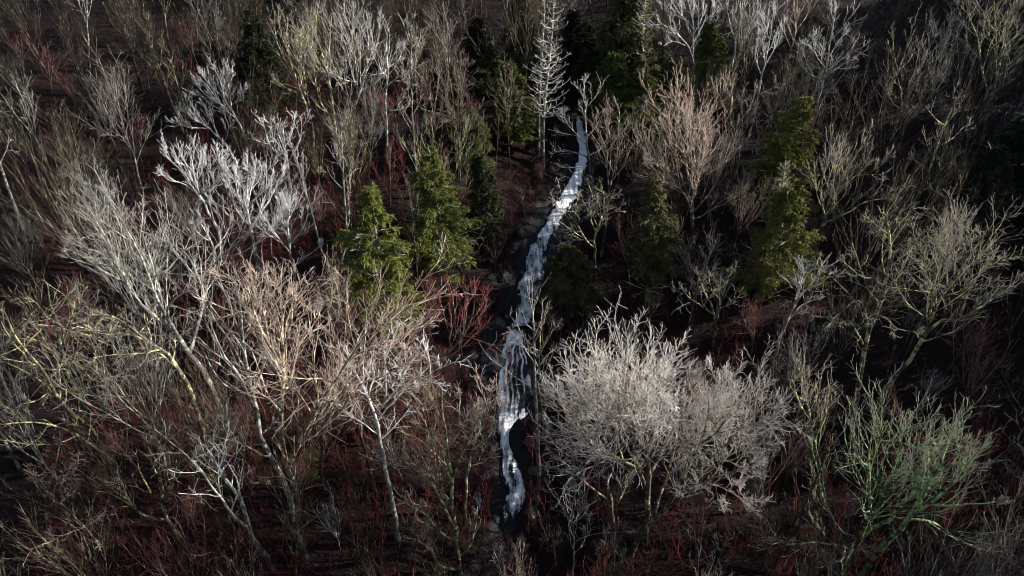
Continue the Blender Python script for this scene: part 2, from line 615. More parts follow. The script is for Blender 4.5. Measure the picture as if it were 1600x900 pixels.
def foam_lower(Y, Cc):
    base = np.interp(Y, [yrow(900), yrow(812), yrow(795), yrow(770), yrow(720), yrow(668), yrow(655), yrow(646)],
                     [.20, .28, .56, .60, .66, .74, .66, .40])
    veil = sstep(yrow(662), yrow(645), Y) * (1 - sstep(yrow(524), yrow(514), Y))
    wob = (vnoise(Y * 1.5, Cc * 0, .8, 44) - .5) * .16
    st = np.zeros_like(Y)
    for c, wd, am in ((-.62, .22, .42), (-.30, .10, .22), (-.02, .07, .26), (.26, .08, .18), (.55, .07, .24), (.80, .09, .34)):
        drift = c * (.55 + .45 * sstep(yrow(520), yrow(600), Y)) + wob
        st = np.maximum(st, am * np.exp(-((Cc - drift) / wd) ** 2))
    top = .25 * np.exp(-((Y - yrow(534)) / .35) ** 2)
    foot = .14 * np.exp(-((Y - yrow(652)) / .25) ** 2)
    split = sstep(yrow(772), yrow(760), Y) * (1 - sstep(yrow(735), yrow(722), Y))
    base = base - .34 * split * .55 * np.exp(-((Cc + .05 + wob) / .28) ** 2) + .10 * split * np.exp(-((np.abs(Cc) - .6) / .2) ** 2)
    return base * (1 - veil) + veil * (.35 + st + top + foot)


ys = np.linspace(yrow(516), yrow(905), 420)
water_sheet('waterfall', ys, None, np.interp(ys, yy, WS) * 1.12, foam_lower, ncol=41, seed=8)

# little side spouts beside the foot of the falls
for px, py0, py1, hwp in ((748, 762, 800, 6), (862, 493, 506, 14)):
    p0, p1 = ground_at(px, py0), ground_at(px, py1)
    ys = np.linspace(p0[1], p1[1], 40)
    hw = np.full(40, hwp / FPX * 48) * np.sin(np.linspace(.3, 2.8, 40))
    water_sheet('stream_water', ys, np.linspace(p0[0], p1[0], 40), hw, lambda Y, Cc: np.full(Y.shape, .46), ncol=13, lift=.07, seed=int(px))


def boulder_mesh(g, sx_, sy_, sz_):
    bm_v, bm_f = [], []
    import bmesh
    bm = bmesh.new()
    bmesh.ops.create_icosphere(bm, subdivisions=4, radius=1)
    V = np.array([v.co[:] for v in bm.verts])
    F = np.array([[v.index for v in f.verts] for f in bm.faces])
    bm.free()
    for _ in range(9):       # flat broken faces
        n = norm(g.normal(size=3)); d = g.uniform(.55, .85)
        k = V @ n
        V = np.where((k > d)[:, None], V - np.outer(k - d, n), V)
    V = V * (1 + (vnoise(V[:, 0] * 3 + 7, V[:, 1] * 3 + V[:, 2] * 2, .8, int(g.integers(99))) - .5) * .22)[:, None]
    return mesh_np('boulder', V * np.array([sx_, sy_, sz_]), F, None, ROCK, False)


BOULDERS = [  # px, py, size (m), label
    (770, 560, 1.6, 'dark angular boulder left of the lower cascade near its lip'),
    (762, 600, 1.1, 'blocky wet boulder beside the left edge of the lower cascade'),
    (850, 660, 1.2, 'dark boulder beneath the right side of the lower cascade'),
    (828, 690, 1.0, 'black rock right of the narrow lower run of water'),
    (838, 735, .8, 'small black rock beside the slender tree foot by the water'),
    (765, 690, .8, 'small dark rock left of the narrow white run of water'),
    (760, 740, .7, 'low wet stone left of the foaming foot of the falls'),
    (830, 800, .6, 'low stone at the downstream end of the white foam'),
    (775, 810, .5, 'smallest stone below the foam at the foot of the falls'),
    (870, 500, 1.5, 'broad flat grey rock right of the ledge between the two falls'),
    (880, 540, .9, 'squat dark rock below the flat grey ledge rock'),
    (775, 505, 1.2, 'steep black rock left of the ledge between the two falls'),
    (790, 430, 1.0, 'dark rock left of the wide part of the upper chute'),
    (885, 395, .9, 'dark rock right of the bend in the upper chute'),
    (815, 365, .8, 'dark rock left of the narrow bend in the upper chute'),
    (925, 320, .8, 'dark rock right of the long straight upper chute'),
    (935, 255, .7, 'small rock right of the top of the stream'),
    (760, 470, .8, 'small grey rock half way up the left bank of the chute'),
]
for px, py, s, lab in BOULDERS:
    g = np.random.default_rng(int(px * 7 + py))
    s *= .72
    p = ground_at(px, py)
    o = obj('boulder', boulder_mesh(g, s * g.uniform(.8, 1.2), s * g.uniform(.7, 1), s * g.uniform(.5, .75)))
    o.location = (p[0], p[1], p[2] - s * .12)
    o.rotation_euler = (g.uniform(-.2, .2), g.uniform(-.2, .2), g.uniform(0, 6))
    tag(o, lab, 'boulder', 'boulders along the waterfall')

# fallen leaves: loose quads over the slope
nL = 90000
ly = 14 + 76 * rng.uniform(0, 1, nL) ** .9
lx = rng.uniform(-1, 1, nL) * (16 + .72 * ly)
lx = lx + 0
keep = np.abs(lx - np.interp(ly, yy, XS)) > np.interp(ly, yy, WS) + 1.0
lx, ly = lx[keep], ly[keep]
lz = height(lx, ly) + rng.uniform(.01, .09, len(lx))
sz = rng.uniform(.05, .12, len(lx))[:, None]
nv = norm(np.stack([rng.normal(0, .5, len(lx)), rng.normal(-.35, .5, len(lx)), np.ones(len(lx))], -1))
t1 = norm(np.cross(nv, norm(rng.normal(size=nv.shape))))
t2 = np.cross(nv, t1)
c0 = np.stack([lx, ly, lz], -1)
V = np.stack([c0 - t1 * sz, c0 - t2 * sz * .6 + nv * sz * .2, c0 + t1 * sz, c0 + t2 * sz * .6 + nv * sz * .2], 1).reshape(-1, 3)
F = np.arange(len(V)).reshape(-1, 4)
lv = np.repeat(rng.uniform(0, 1, len(lx)) ** 2 * (.35 + .65 * vnoise(lx, ly, 7, 21)), 4)
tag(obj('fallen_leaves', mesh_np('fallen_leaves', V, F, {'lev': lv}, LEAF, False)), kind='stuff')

# undergrowth: thin reddish stems of brush, too many to count
nB = 8000
by = 14 + 74 * rng.uniform(0, 1, nB)
bx = rng.uniform(-1, 1, nB) * (16 + .72 * by)
thick = np.exp(-((bx + 15) / 13) ** 2 - ((by - 44) / 14) ** 2)
keep = ((np.abs(bx - np.interp(by, yy, XS)) > np.interp(by, yy, WS) + .4) | (by < 27)) & (rng.uniform(0, 1, nB) < .30 * (1 - .75 * sstep(46, 66, by)) + .7 * thick + .35 * (by < 33)) & (vnoise(bx, by, 8, 31) + thick > .35)
bx, by = bx[keep], by[keep]
nB = len(bx)
b0 = np.stack([bx, by, height(bx, by) - .05], -1)
stems = []
P1 = np.empty((nB, 5, 3)); P1[:, 0] = b0
d = norm(np.stack([rng.normal(0, .25, nB), rng.normal(0, .25, nB), np.ones(nB)], -1))
hl = (rng.uniform(.8, 3.2, nB) * np.where(by < 33, 1.35, 1))[:, None]
for j in range(1, 5):
    d = norm(d + rng.normal(0, .12, (nB, 3)) + np.array([0, 0, .08]))
    P1[:, j] = P1[:, j - 1] + d * hl / 4
R1 = np.tile(np.linspace(.017, .008, 5), (nB, 1))
Pa, Ra = grow(rng, P1, R1, np.full(nB, 6.), .1, 1, 35, 10, .6, 4, .12, .15, .0075, .7, .6, .3, 1.8)
Pb, Rb = grow(rng, Pa, Ra, np.full(len(Pa), 4.), .15, 1, 35, 10, .55, 3, .08, .18, .0055, .7, .6, .15, 1.0)
V, F, L = join([tubes(P1, R1, 3, np.full((nB, 5), .5)), tubes(Pa, Ra, 3, np.full((len(Pa), 4), .8)), tubes(Pb, Rb, 3, np.full((len(Pb), 3), 1.))])
o = obj('undergrowth', mesh_np('undergrowth', V, F, {'lev': L}, BARK))
tag(o, kind='stuff')
o.color = (.09, .05, .04, 1)
o['twig_colour'] = [.19, .042, .038]; o['lichen_colour'] = [.2, .15, .1]; o['lichen'] = .05

# ------------------------------------------------------------------ bare trees traced limb by limb
ALL_BASES = []          # (x, y) of everything that stands, for spacing


def hero(name, label, cat, pal, recipe, trunk, limbs, r0, dens=1.0, seed=1, rmin=.011, k=1.0, group=None, tilt=0.0):
    g = np.random.default_rng(seed)
    base = ground_at(*trunk[0])
    ALL_BASES.append(base[:2])
    dep0 = base[1]

    def to3(pts, y0, slope):
        out, prev, ln = [], None, 0.0
        for (px, py) in pts:
            d = ray(px, py)
            t = (y0 + slope * ln) / d[1]
            q = d * t + np.array([0, 0, CAMZ])
            if prev is not None:
                ln += math.hypot(q[0] - prev[0], q[2] - prev[2])
                t = (y0 + slope * ln) / d[1]
                q = d * t + np.array([0, 0, CAMZ])
            out.append(q); prev = q
        return np.array(out)

    tr = to3(trunk, dep0, tilt + g.uniform(-.05, .05))
    tr[0, 2] -= .5
    T = resample(tr, 14)
    T[1:-1] += g.normal(0, .035, (12, 3))
    tlen = np.linalg.norm(np.diff(T, axis=0), axis=1).sum()
    Rt = r0 * np.linspace(1, .0, 14) ** .8 * .70 + .03
    Rt[0] *= 1.25
    built = [(T, Rt)]
    rt = root(name, base, label, cat, group)
    V, F, L = tubes((T - base)[None], Rt[None], 8, np.linspace(0, .25, 14)[None])
    paint(obj('trunk', mesh_np('trunk', V, F, {'lev': L}, BARK), rt), pal, None, k)
    for li, pts in enumerate(limbs):
        # join the limb to the nearest thing already standing (as seen), at its depth
        best = None
        for (Q, Rq) in built:
            for j in range(len(Q)):
                u, v, _ = project(Q[j])
                dd = (u - pts[0][0]) ** 2 + (v - pts[0][1]) ** 2
                if best is None or dd < best[0]:
                    best = (dd, Q[j], Rq[j])
        q0, rq = best[1], best[2]
        slope = (1 if li % 2 else -1) * g.uniform(.15, .75)
        B = to3(pts, q0[1], slope)
        B = np.vstack([q0[None], B[1:]])
        B = resample(B, 14)
        B[1:] += np.cumsum(g.normal(0, .03, (13, 3)), 0) * .6
        ln = np.linalg.norm(np.diff(B, axis=0), axis=1).sum()
        rb = min(rq * .75, .020 + .0105 * ln)
        Rb_ = rb * np.linspace(1, .0, 14) ** .85 * .85 + .019
        built.append((B, Rb_))
        V, F, L = tubes((B - base)[None], Rb_[None], 6, np.linspace(.04, .4, 14)[None])
        paint(obj('limb', mesh_np('limb', V, F, {'lev': L}, BARK), rt), pal, None, k)
    Ls, Rs = [], []
    for i, (Q, Rq) in enumerate(built):
        if i == 0 and limbs:
            Q, Rq = resample(Q[6:], 14), np.interp(np.linspace(6, 13, 14), np.arange(14), Rq)
        elif i == 0:
            Q, Rq = resample(Q[4:], 14), np.interp(np.linspace(4, 13, 14), np.arange(14), Rq)
        Ls.append(Q - base); Rs.append(Rq)
    V, F, L = crown_from(g, Ls, Rs, recipe, rmin, dens)
    paint(obj('crown', mesh_np('crown', V, F, {'lev': L}, BARK), rt), pal, None, k)
    return rt


HEROES = [
    # label, palette, recipe, trunk (base upward), limbs, trunk radius, density
    ('pale narrow-forked tree leaning left, first of the close pair at lower left centre', 'pale', 'sparse',
     [(480, 876), (462, 825), (454, 787), (441, 750), (429, 722), (411, 690), (402, 640), (390, 600), (381, 540), (376, 490), (371, 450)],
     [[(400, 632), (375, 592), (352, 560), (335, 528), (324, 500)], [(390, 595), (352, 575), (330, 562), (305, 556)], [(378, 520), (360, 482), (346, 455), (334, 436)],
      [(380, 530), (393, 490), (405, 460), (413, 436)], [(429, 722), (412, 712), (395, 700), (372, 690), (340, 682)], [(411, 690), (425, 665), (432, 640)]], .24, .9),
    ('reddish white V-trunked tree with wide fan crown, right of its pale leaning neighbour', 'rust', 'open',
     [(470, 850), (463, 792), (457, 752), (450, 727), (440, 690), (438, 660), (441, 625), (444, 575), (442, 525), (445, 480)],
     [[(452, 742), (465, 700), (480, 668), (496, 636), (520, 602), (540, 572), (557, 546), (573, 524), (590, 502)], [(466, 700), (492, 662), (510, 648), (522, 625), (537, 605), (551, 578)],
      [(497, 676), (530, 643), (562, 600), (600, 585), (640, 560)], [(441, 628), (454, 597), (466, 550), (482, 524), (500, 495)], [(444, 575), (425, 545), (410, 520), (395, 480), (388, 450)],
      [(540, 572), (570, 548), (602, 536), (650, 512)], [(443, 540), (458, 500), (462, 460)], [(444, 600), (428, 560), (415, 500), (420, 455)]], .26, 1.25),
    ('white lichened trunk with short stubby shoots, leaning left near the bottom edge', 'white', 'sparse',
     [(428, 888), (412, 864), (394, 840), (384, 800), (372, 775), (358, 755), (345, 735), (333, 718), (321, 698)],
     [[(392, 832), (368, 810), (350, 786), (334, 763), (318, 740), (299, 718)], [(358, 755), (347, 730), (346, 700)], [(372, 775), (366, 745), (352, 720)], [(345, 735), (322, 722), (310, 700)]], .20, .7),
    ('white Y-shaped tree on a long bare grey trunk, left of the lower cascade', 'white', 'open',
     [(623, 842), (617, 812), (612, 776), (606, 745), (600, 712), (593, 678), (590, 655), (582, 640), (574, 618), (562, 595), (551, 572)],
     [[(590, 655), (597, 635), (601, 610), (600, 580), (597, 556)], [(599, 634), (613, 615), (626, 597), (638, 570), (657, 553)], [(604, 600), (626, 592), (662, 590), (690, 572)], [(574, 620), (585, 590), (583, 565)]], .18, .9),
    ('lichened multi-stemmed tree at the bottom edge, left of the falls foot', 'yellow', 'open',
     [(722, 900), (717, 880), (711, 850), (712, 825), (707, 787), (706, 740), (700, 712), (697, 676), (692, 650), (690, 622)],
     [[(716, 884), (690, 884), (675, 856), (652, 838)], [(711, 855), (696, 838), (682, 826), (664, 805), (652, 798), (641, 780)], [(711, 832), (700, 806), (683, 772), (664, 738), (636, 720)],
      [(717, 878), (735, 852), (743, 825), (750, 794)], [(706, 745), (722, 712), (734, 690), (742, 660)], [(700, 712), (686, 690), (672, 672), (655, 665)], [(708, 790), (690, 765), (684, 735), (676, 700)]], .17, 1.0),
    ('rusty upright tree pressed against the left edge of the lower cascade', 'rust', 'open',
     [(722, 826), (727, 778), (732, 735), (742, 695), (748, 660), (752, 628)],
     [[(738, 710), (760, 690), (775, 662), (784, 640)], [(740, 700), (722, 672), (716, 645), (720, 618)], [(744, 680), (762, 650), (768, 618)], [(733, 732), (752, 722), (772, 704)]], .13, 1.1),
    ('slender grey tree with V-angled shoots rising in front of the lower cascade', 'grey', 'sparse',
     [(840, 788), (842, 740), (840, 690), (838, 650), (835, 605), (836, 560), (834, 530), (832, 500), (829, 474)],
     [[(836, 562), (849, 542), (867, 513)], [(835, 548), (817, 522), (801, 494)], [(834, 530), (848, 512), (858, 488)], [(835, 585), (850, 560), (862, 548)], [(834, 520), (822, 505), (815, 486)]], .17, .8),
    ('thin dark tree standing close behind the slender grey cascade tree', 'brown', 'sparse',
     [(848, 690), (846, 650), (843, 610), (842, 560), (845, 510)], [[(843, 600), (858, 570), (866, 545)]], .10, .6),
    ('broad white-crowned tree at the heart of the right centre crown mass', 'toplit', 'dense',
     [(1008, 848), (1011, 805), (1014, 770), (1014, 737), (1011, 703), (1008, 669), (1009, 632), (1013, 590)],
     [[(1013, 760), (989, 711), (967, 674), (945, 636), (928, 602)], [(1014, 741), (1038, 699), (1057, 661), (1071, 623), (1078, 585)], [(1012, 707), (994, 665), (985, 623), (980, 577)],
      [(1013, 724), (1046, 707), (1082, 682), (1108, 640), (1126, 598)], [(1009, 674), (1024, 632), (1038, 590)], [(1014, 745), (976, 720), (936, 699), (906, 665), (884, 623)]], .24, 1.35),
    ('white spreading tree leaning right with long low lichened boughs, right centre', 'toplit', 'dense',
     [(984, 872), (995, 842), (1016, 815), (1038, 797), (1055, 770), (1073, 732), (1090, 699), (1104, 661), (1108, 623)],
     [[(1033, 800), (1068, 776), (1101, 755), (1134, 742), (1178, 728)], [(1016, 815), (1027, 785), (1038, 755), (1048, 720), (1057, 682), (1062, 632)], [(1064, 750), (1095, 724), (1130, 699), (1161, 657), (1183, 615)],
      [(1077, 728), (1077, 690), (1083, 648), (1082, 598)], [(1090, 699), (1126, 665), (1148, 623)], [(1099, 756), (1134, 765), (1165, 780)]], .22, 1.3),
    ('white rounded tree forming the left flank of the right centre crown mass', 'toplit', 'dense',
     [(952, 866), (958, 828), (955, 800), (950, 760), (943, 720), (936, 682), (934, 640), (936, 602)],
     [[(953, 790), (932, 770), (910, 750), (888, 737), (869, 731)], [(950, 765), (928, 720), (910, 682), (897, 640), (892, 602)], [(945, 732), (963, 699), (972, 657), (972, 615)],
      [(955, 800), (972, 770), (980, 741), (994, 724)], [(939, 699), (919, 665), (906, 623)]], .18, 1.25),
    ('green lichened fan tree at lower right, its left half of upright boughs', 'green', 'broom',
     [(1318, 884), (1335, 856), (1350, 835), (1375, 820), (1398, 806), (1412, 785), (1430, 757), (1442, 725)],
     [[(1350, 835), (1357, 805), (1357, 775), (1355, 740), (1358, 707), (1363, 672)], [(1355, 745), (1347, 725), (1340, 705), (1331, 672)], [(1354, 826), (1366, 800), (1380, 767), (1395, 735), (1402, 710), (1408, 682)],
      [(1395, 740), (1412, 728), (1424, 715)], [(1335, 856), (1312, 852), (1275, 847), (1240, 850), (1216, 845)], [(1340, 848), (1315, 832), (1300, 810), (1286, 778), (1280, 740), (1271, 700)],
      [(1380, 767), (1405, 760), (1428, 745)]], .22, 1.1),
    ('brightest green lichened tree at lower right, boughs sweeping far right', 'green', 'broom',
     [(1346, 898), (1365, 872), (1386, 848), (1418, 812), (1440, 776), (1455, 750), (1467, 730), (1476, 702), (1478, 672)],
     [[(1402, 830), (1426, 806), (1455, 785), (1482, 760), (1500, 735), (1514, 716)], [(1482, 760), (1505, 746), (1528, 732)], [(1450, 790), (1480, 790), (1512, 786), (1552, 783)],
      [(1418, 812), (1450, 815), (1485, 835), (1510, 860)], [(1467, 730), (1488, 712), (1500, 690)], [(1440, 776), (1437, 745), (1447, 715)]], .24, 1.15),
    ('yellow lichened twin-trunked tree with long boughs, at the lower left edge', 'yellow', 'gnarled',
     [(176, 722), (163, 702), (147, 672), (130, 630), (113, 597), (100, 562), (92, 532), (82, 487), (75, 448)],
     [[(150, 680), (112, 645), (85, 610), (67, 575), (45, 550), (23, 520), (6, 480)], [(85, 612), (60, 592), (37, 577), (18, 568), (-5, 560)], [(100, 565), (80, 547), (62, 536), (36, 524)],
      [(146, 685), (108, 660), (75, 637), (43, 640), (-2, 632)], [(160, 708), (107, 672), (75, 662), (42, 656), (-2, 662)], [(92, 532), (110, 500), (116, 470)], [(96, 550), (105, 520), (125, 480)]], .25, .75),
    ('yellow lichened upright tree close right of the lower left twin-trunked tree', 'yellow', 'gnarled',
     [(172, 716), (165, 690), (161, 655), (160, 632), (151, 610), (152, 575), (147, 540)],
     [[(162, 640), (166, 605), (164, 562), (171, 522)], [(160, 604), (178, 590), (197, 584), (213, 569)], [(163, 590), (180, 560), (195, 540)]], .12, .9),
    ('pale leaning tree with a long crooked left bough above the red slope', 'yellow', 'gnarled',
     [(330, 722), (315, 668), (303, 632), (292, 598), (277, 570), (266, 556), (231, 531), (200, 522), (152, 517), (119, 500)],
     [[(232, 531), (205, 510), (180, 495), (152, 490)], [(200, 522), (175, 505), (140, 482)], [(277, 570), (250, 552), (230, 545)]], .22, .9),
    ('large pale tree with parallel upswept boughs in the left middle', 'pale', 'open',
     [(360, 700), (345, 640), (320, 582), (298, 557), (283, 535), (268, 512), (248, 500), (222, 477), (207, 455), (193, 425), (178, 395), (165, 365), (148, 342)],
     [[(268, 512), (250, 478), (232, 430), (218, 398), (205, 370), (190, 345), (178, 322)], [(255, 500), (254, 478), (245, 448), (236, 412), (228, 380)], [(262, 506), (265, 480), (282, 462), (306, 447)],
      [(300, 545), (318, 470), (305, 425), (288, 396), (270, 386), (248, 384)], [(207, 455), (175, 430), (140, 412), (110, 402)], [(236, 445), (262, 420), (288, 390), (300, 365)], [(193, 425), (160, 400), (120, 385)]], .26, 1.1),
    ('brilliant white round-crowned tree, brightest of the frosty group at left centre', 'white', 'broom',
     [(404, 440), (400, 398), (392, 362), (388, 335), (385, 300), (388, 270)],
     [[(390, 350), (368, 325), (358, 298), (352, 278)], [(391, 355), (415, 325), (428, 300), (440, 275)], [(387, 325), (405, 300), (415, 268)], [(388, 330), (372, 300), (370, 270)], [(396, 380), (425, 355), (450, 330)]], .20, 1.45),
    ('white tree with reddish tips, right neighbour of the brightest frosty crown', 'white', 'broom',
     [(466, 462), (458, 420), (452, 380), (450, 350), (452, 325)],
     [[(454, 390), (430, 365), (418, 345)], [(453, 385), (475, 360), (485, 335)], [(451, 360), (438, 335), (436, 315)], [(458, 415), (482, 400), (500, 388)]], .14, 1.1),
    ('white wide-crowned tree on two thin stems, left of the brightest frosty crown', 'white', 'broom',
     [(352, 420), (340, 362), (326, 336), (318, 314), (310, 297), (302, 270), (298, 240)],
     [[(312, 300), (285, 285), (262, 280), (250, 268)], [(310, 296), (290, 270), (268, 250), (260, 238)], [(316, 308), (335, 285), (342, 260), (340, 240)], [(308, 290), (318, 265), (322, 240)], [(330, 345), (326, 310), (338, 285), (348, 265)]], .16, 1.2),
    ('white crooked tree with ladder-like low limbs below the frosty group', 'white', 'broom',
     [(308, 440), (322, 424), (336, 404), (333, 385), (327, 372), (318, 345), (306, 325)],
     [[(336, 404), (355, 390), (372, 368), (378, 350)], [(333, 390), (352, 365), (358, 345)], [(328, 375), (308, 365), (300, 350)]], .13, 1.0),
    ('white flat-crowned tree highest of the frosty group, below the dark evergreen', 'white', 'broom',
     [(400, 262), (385, 221), (375, 195), (361, 171), (351, 150), (345, 128), (338, 112)],
     [[(361, 171), (338, 158), (320, 145), (308, 132)], [(358, 166), (372, 155), (382, 140)], [(352, 152), (330, 135), (318, 118)], [(350, 148), (362, 128), (364, 110)]], .15, 1.25),
    ('white slanting tree with feathery crown left of the topmost frosty crown', 'white', 'broom',
     [(378, 272), (360, 236), (345, 216), (326, 200), (305, 187), (288, 172)],
     [[(330, 203), (312, 200), (292, 198), (278, 190)], [(340, 212), (330, 185), (320, 165)], [(352, 225), (358, 200), (352, 180)], [(318, 194), (300, 175), (290, 155)]], .14, 1.25),
    ('small white umbrella-shaped tree on a thin straight stem right of the frosty group', 'white', 'open',
     [(460, 322), (454, 298), (450, 258), (446, 232), (442, 200)],
     [[(450, 256), (432, 240), (418, 218), (412, 195)], [(450, 254), (462, 232), (470, 210), (472, 190)], [(447, 240), (436, 215), (432, 195)], [(446, 232), (455, 205), (457, 185)]], .13, .95),
    ('golden pale tree with three leaning stems right of the dark evergreen', 'yellow', 'broom',
     [(490, 252), (486, 186), (471, 150), (462, 121), (445, 68), (436, 40)], [[(486, 185), (480, 140), (474, 100), (470, 60)], [(471, 150), (448, 138), (430, 125)], [(462, 121), (472, 80), (482, 45)]], .16, 1.1),
    ('golden pale upright tree with narrow crown, second from the dark evergreen', 'yellow', 'broom',
     [(528, 258), (525, 222), (518, 150), (508, 100), (498, 68), (488, 42)], [[(518, 155), (530, 120), (537, 90)], [(516, 140), (495, 105), (485, 75)], [(509, 186), (502, 160), (490, 110)]], .15, 1.1),
    ('pale forked tree with crossing stems right of the golden narrow-crowned tree', 'pale', 'broom',
     [(540, 235), (551, 180), (562, 145), (574, 110), (584, 84), (592, 50)], [[(556, 162), (558, 120), (551, 60), (552, 25)], [(562, 145), (590, 128), (606, 105), (618, 78)], [(553, 178), (540, 140), (534, 100)], [(574, 110), (575, 70), (572, 30)]], .17, 1.2),
    ('pale straight tree with an elbowed right limb in the upper middle left', 'pale', 'open',
     [(606, 262), (604, 222), (602, 150), (606, 108), (604, 80), (606, 50)], [[(603, 142), (612, 128), (632, 126), (645, 132)], [(606, 110), (622, 95), (630, 80)], [(604, 168), (625, 170), (640, 160)]], .15, .9),
    ('golden broom-shaped tree of many upright stems right of the upper stream', 'rust', 'broom',
     [(1085, 380), (1082, 342), (1081, 300), (1079, 260), (1078, 215), (1075, 172)],
     [[(1082, 338), (1070, 305), (1050, 284), (1030, 270), (1012, 262)], [(1081, 325), (1065, 280), (1052, 240), (1045, 195)], [(1081, 320), (1092, 275), (1098, 230), (1102, 185)], [(1083, 338), (1102, 312), (1120, 285), (1138, 250), (1148, 225)],
      [(1080, 290), (1068, 250), (1062, 205), (1060, 170)], [(1083, 342), (1100, 335), (1120, 318), (1150, 300)], [(1045, 282), (1020, 250), (1000, 225)]], .20, 1.35),
    ('yellow gnarled tree overhanging the right side of the upper chute', 'yellow', 'gnarled',
     [(932, 438), (930, 405), (930, 385), (931, 364), (938, 348), (944, 318), (940, 290)],
     [[(930, 388), (915, 372), (905, 352), (888, 332), (872, 322)], [(930, 378), (912, 375), (890, 378), (872, 385)], [(934, 360), (950, 340), (965, 332), (975, 325)], [(931, 366), (922, 340), (925, 310), (918, 290)], [(905, 352), (900, 330), (905, 305)]], .14, 1.25),
    ('pale bushy tree straddling the very top of the stream', 'pale', 'open',
     [(925, 272), (920, 250), (917, 222), (915, 185), (914, 155), (913, 130)],
     [[(918, 228), (900, 210), (888, 195), (880, 178)], [(917, 215), (932, 198), (942, 180)], [(920, 248), (900, 240), (880, 235), (866, 240)], [(919, 245), (940, 230), (955, 215)], [(920, 255), (898, 262), (875, 262)]], .12, 1.1),
    ('slanting red-twigged tree reaching right over dark ground left of the falls', 'red', 'broom',
     [(612, 684), (625, 657), (662, 602), (682, 568), (705, 545), (722, 528), (735, 505), (742, 470)],
     [[(705, 545), (702, 525), (708, 500), (712, 470)], [(722, 528), (728, 495), (730, 455)], [(726, 524), (750, 532), (775, 540), (790, 552)], [(735, 505), (755, 485), (762, 460)]], .12, 1.1),
    ('tall lichened tree with drooping low limbs in the right middle', 'yellow', 'gnarled',
     [(1330, 684), (1336, 647), (1343, 590), (1352, 537), (1362, 508), (1372, 482), (1380, 455), (1387, 425), (1391, 395), (1388, 362), (1384, 335)],
     [[(1362, 508), (1350, 478), (1335, 468), (1310, 490), (1300, 500)], [(1386, 430), (1360, 435), (1340, 428), (1325, 412)], [(1391, 400), (1412, 385), (1432, 372)], [(1389, 370), (1372, 352), (1360, 340)], [(1372, 482), (1385, 498), (1400, 515), (1425, 520)],
      [(1388, 415), (1420, 425), (1440, 450)], [(1352, 537), (1330, 505), (1310, 505)]], .24, 1.0),
    ('leaning lichened tree with a dense pale right crown, near the right edge', 'yellow', 'open',
     [(1362, 640), (1390, 602), (1407, 578), (1425, 556), (1441, 530), (1458, 510), (1476, 500), (1495, 500), (1514, 488), (1535, 470)],
     [[(1441, 530), (1452, 505), (1463, 482), (1472, 462), (1490, 440), (1510, 405), (1532, 372)], [(1495, 500), (1512, 460), (1530, 430), (1550, 395)], [(1463, 482), (1456, 450), (1460, 420), (1470, 370)], [(1482, 450), (1478, 420), (1488, 385), (1500, 365)],
      [(1450, 505), (1455, 460), (1445, 420), (1440, 390)], [(1514, 488), (1550, 470), (1590, 440)]], .23, 1.25),
    ('brown-trunked tree leaning right with upswept boughs behind the tall right evergreen', 'yellow', 'broom',
     [(1246, 442), (1259, 412), (1270, 375), (1287, 352), (1292, 335), (1310, 300), (1332, 280), (1352, 262)],
     [[(1287, 350), (1285, 325), (1282, 290), (1290, 255)], [(1290, 340), (1297, 310), (1305, 270), (1318, 235)], [(1305, 345), (1330, 330), (1350, 318), (1385, 312)], [(1310, 300), (1325, 265), (1345, 230), (1360, 205)], [(1332, 280), (1360, 270), (1388, 250)]], .19, 1.2),
    ('double-stemmed tree with shaggy bark leaning right, upper right middle', 'yellow', 'sparse',
     [(1406, 372), (1420, 340), (1432, 315), (1443, 287), (1454, 262), (1464, 228), (1474, 200), (1482, 182), (1492, 160)],
     [[(1443, 300), (1458, 285), (1470, 266), (1484, 252), (1497, 242)], [(1452, 265), (1440, 255), (1425, 248)], [(1474, 200), (1462, 185), (1452, 172)], [(1464, 228), (1490, 215), (1515, 190)]], .18, 1.1),
    ('pale vase-shaped tree with curved boughs in the upper right', 'yellow', 'open',
     [(1400, 256), (1406, 222), (1414, 195), (1416, 175), (1418, 150), (1423, 125), (1440, 105), (1448, 82), (1460, 60)],
     [[(1414, 188), (1408, 165), (1407, 148), (1400, 120)], [(1415, 190), (1435, 177), (1452, 155), (1470, 132), (1487, 110)], [(1440, 170), (1455, 145), (1465, 115)], [(1416, 180), (1438, 155), (1447, 125)], [(1407, 160), (1390, 145)]], .15, 1.1),
    ('slim two-forked tree with straight grey stem left of the upper right vase tree', 'yellow', 'sparse',
     [(1374, 208), (1385, 163), (1397, 126), (1406, 105), (1413, 86), (1420, 62), (1425, 38)], [[(1397, 124), (1394, 100), (1396, 75), (1393, 58)], [(1406, 105), (1425, 88), (1432, 65)]], .13, 1.0),
    ('white-stemmed tree rising just above the tip of the tall right evergreen', 'white', 'open',
     [(1262, 228), (1267, 206), (1276, 160), (1288, 118), (1293, 96), (1298, 60), (1306, 20)], [[(1290, 108), (1278, 88), (1270, 62)], [(1293, 96), (1305, 70), (1318, 50)], [(1286, 122), (1310, 105), (1332, 92)], [(1283, 130), (1262, 112), (1250, 80)]], .14, 1.2),
    ('golden-trunked tree with tall narrow boughs at the upper right top edge', 'rust', 'broom',
     [(1216, 165), (1225, 128), (1232, 92), (1240, 62), (1244, 28), (1246, -10)], [[(1240, 62), (1232, 38), (1231, 5)], [(1242, 55), (1258, 25), (1268, -5)], [(1232, 95), (1255, 88), (1275, 75)]], .17, 1.1),
    ('lichen streaked tree with several long stems in the top right corner', 'yellow', 'open',
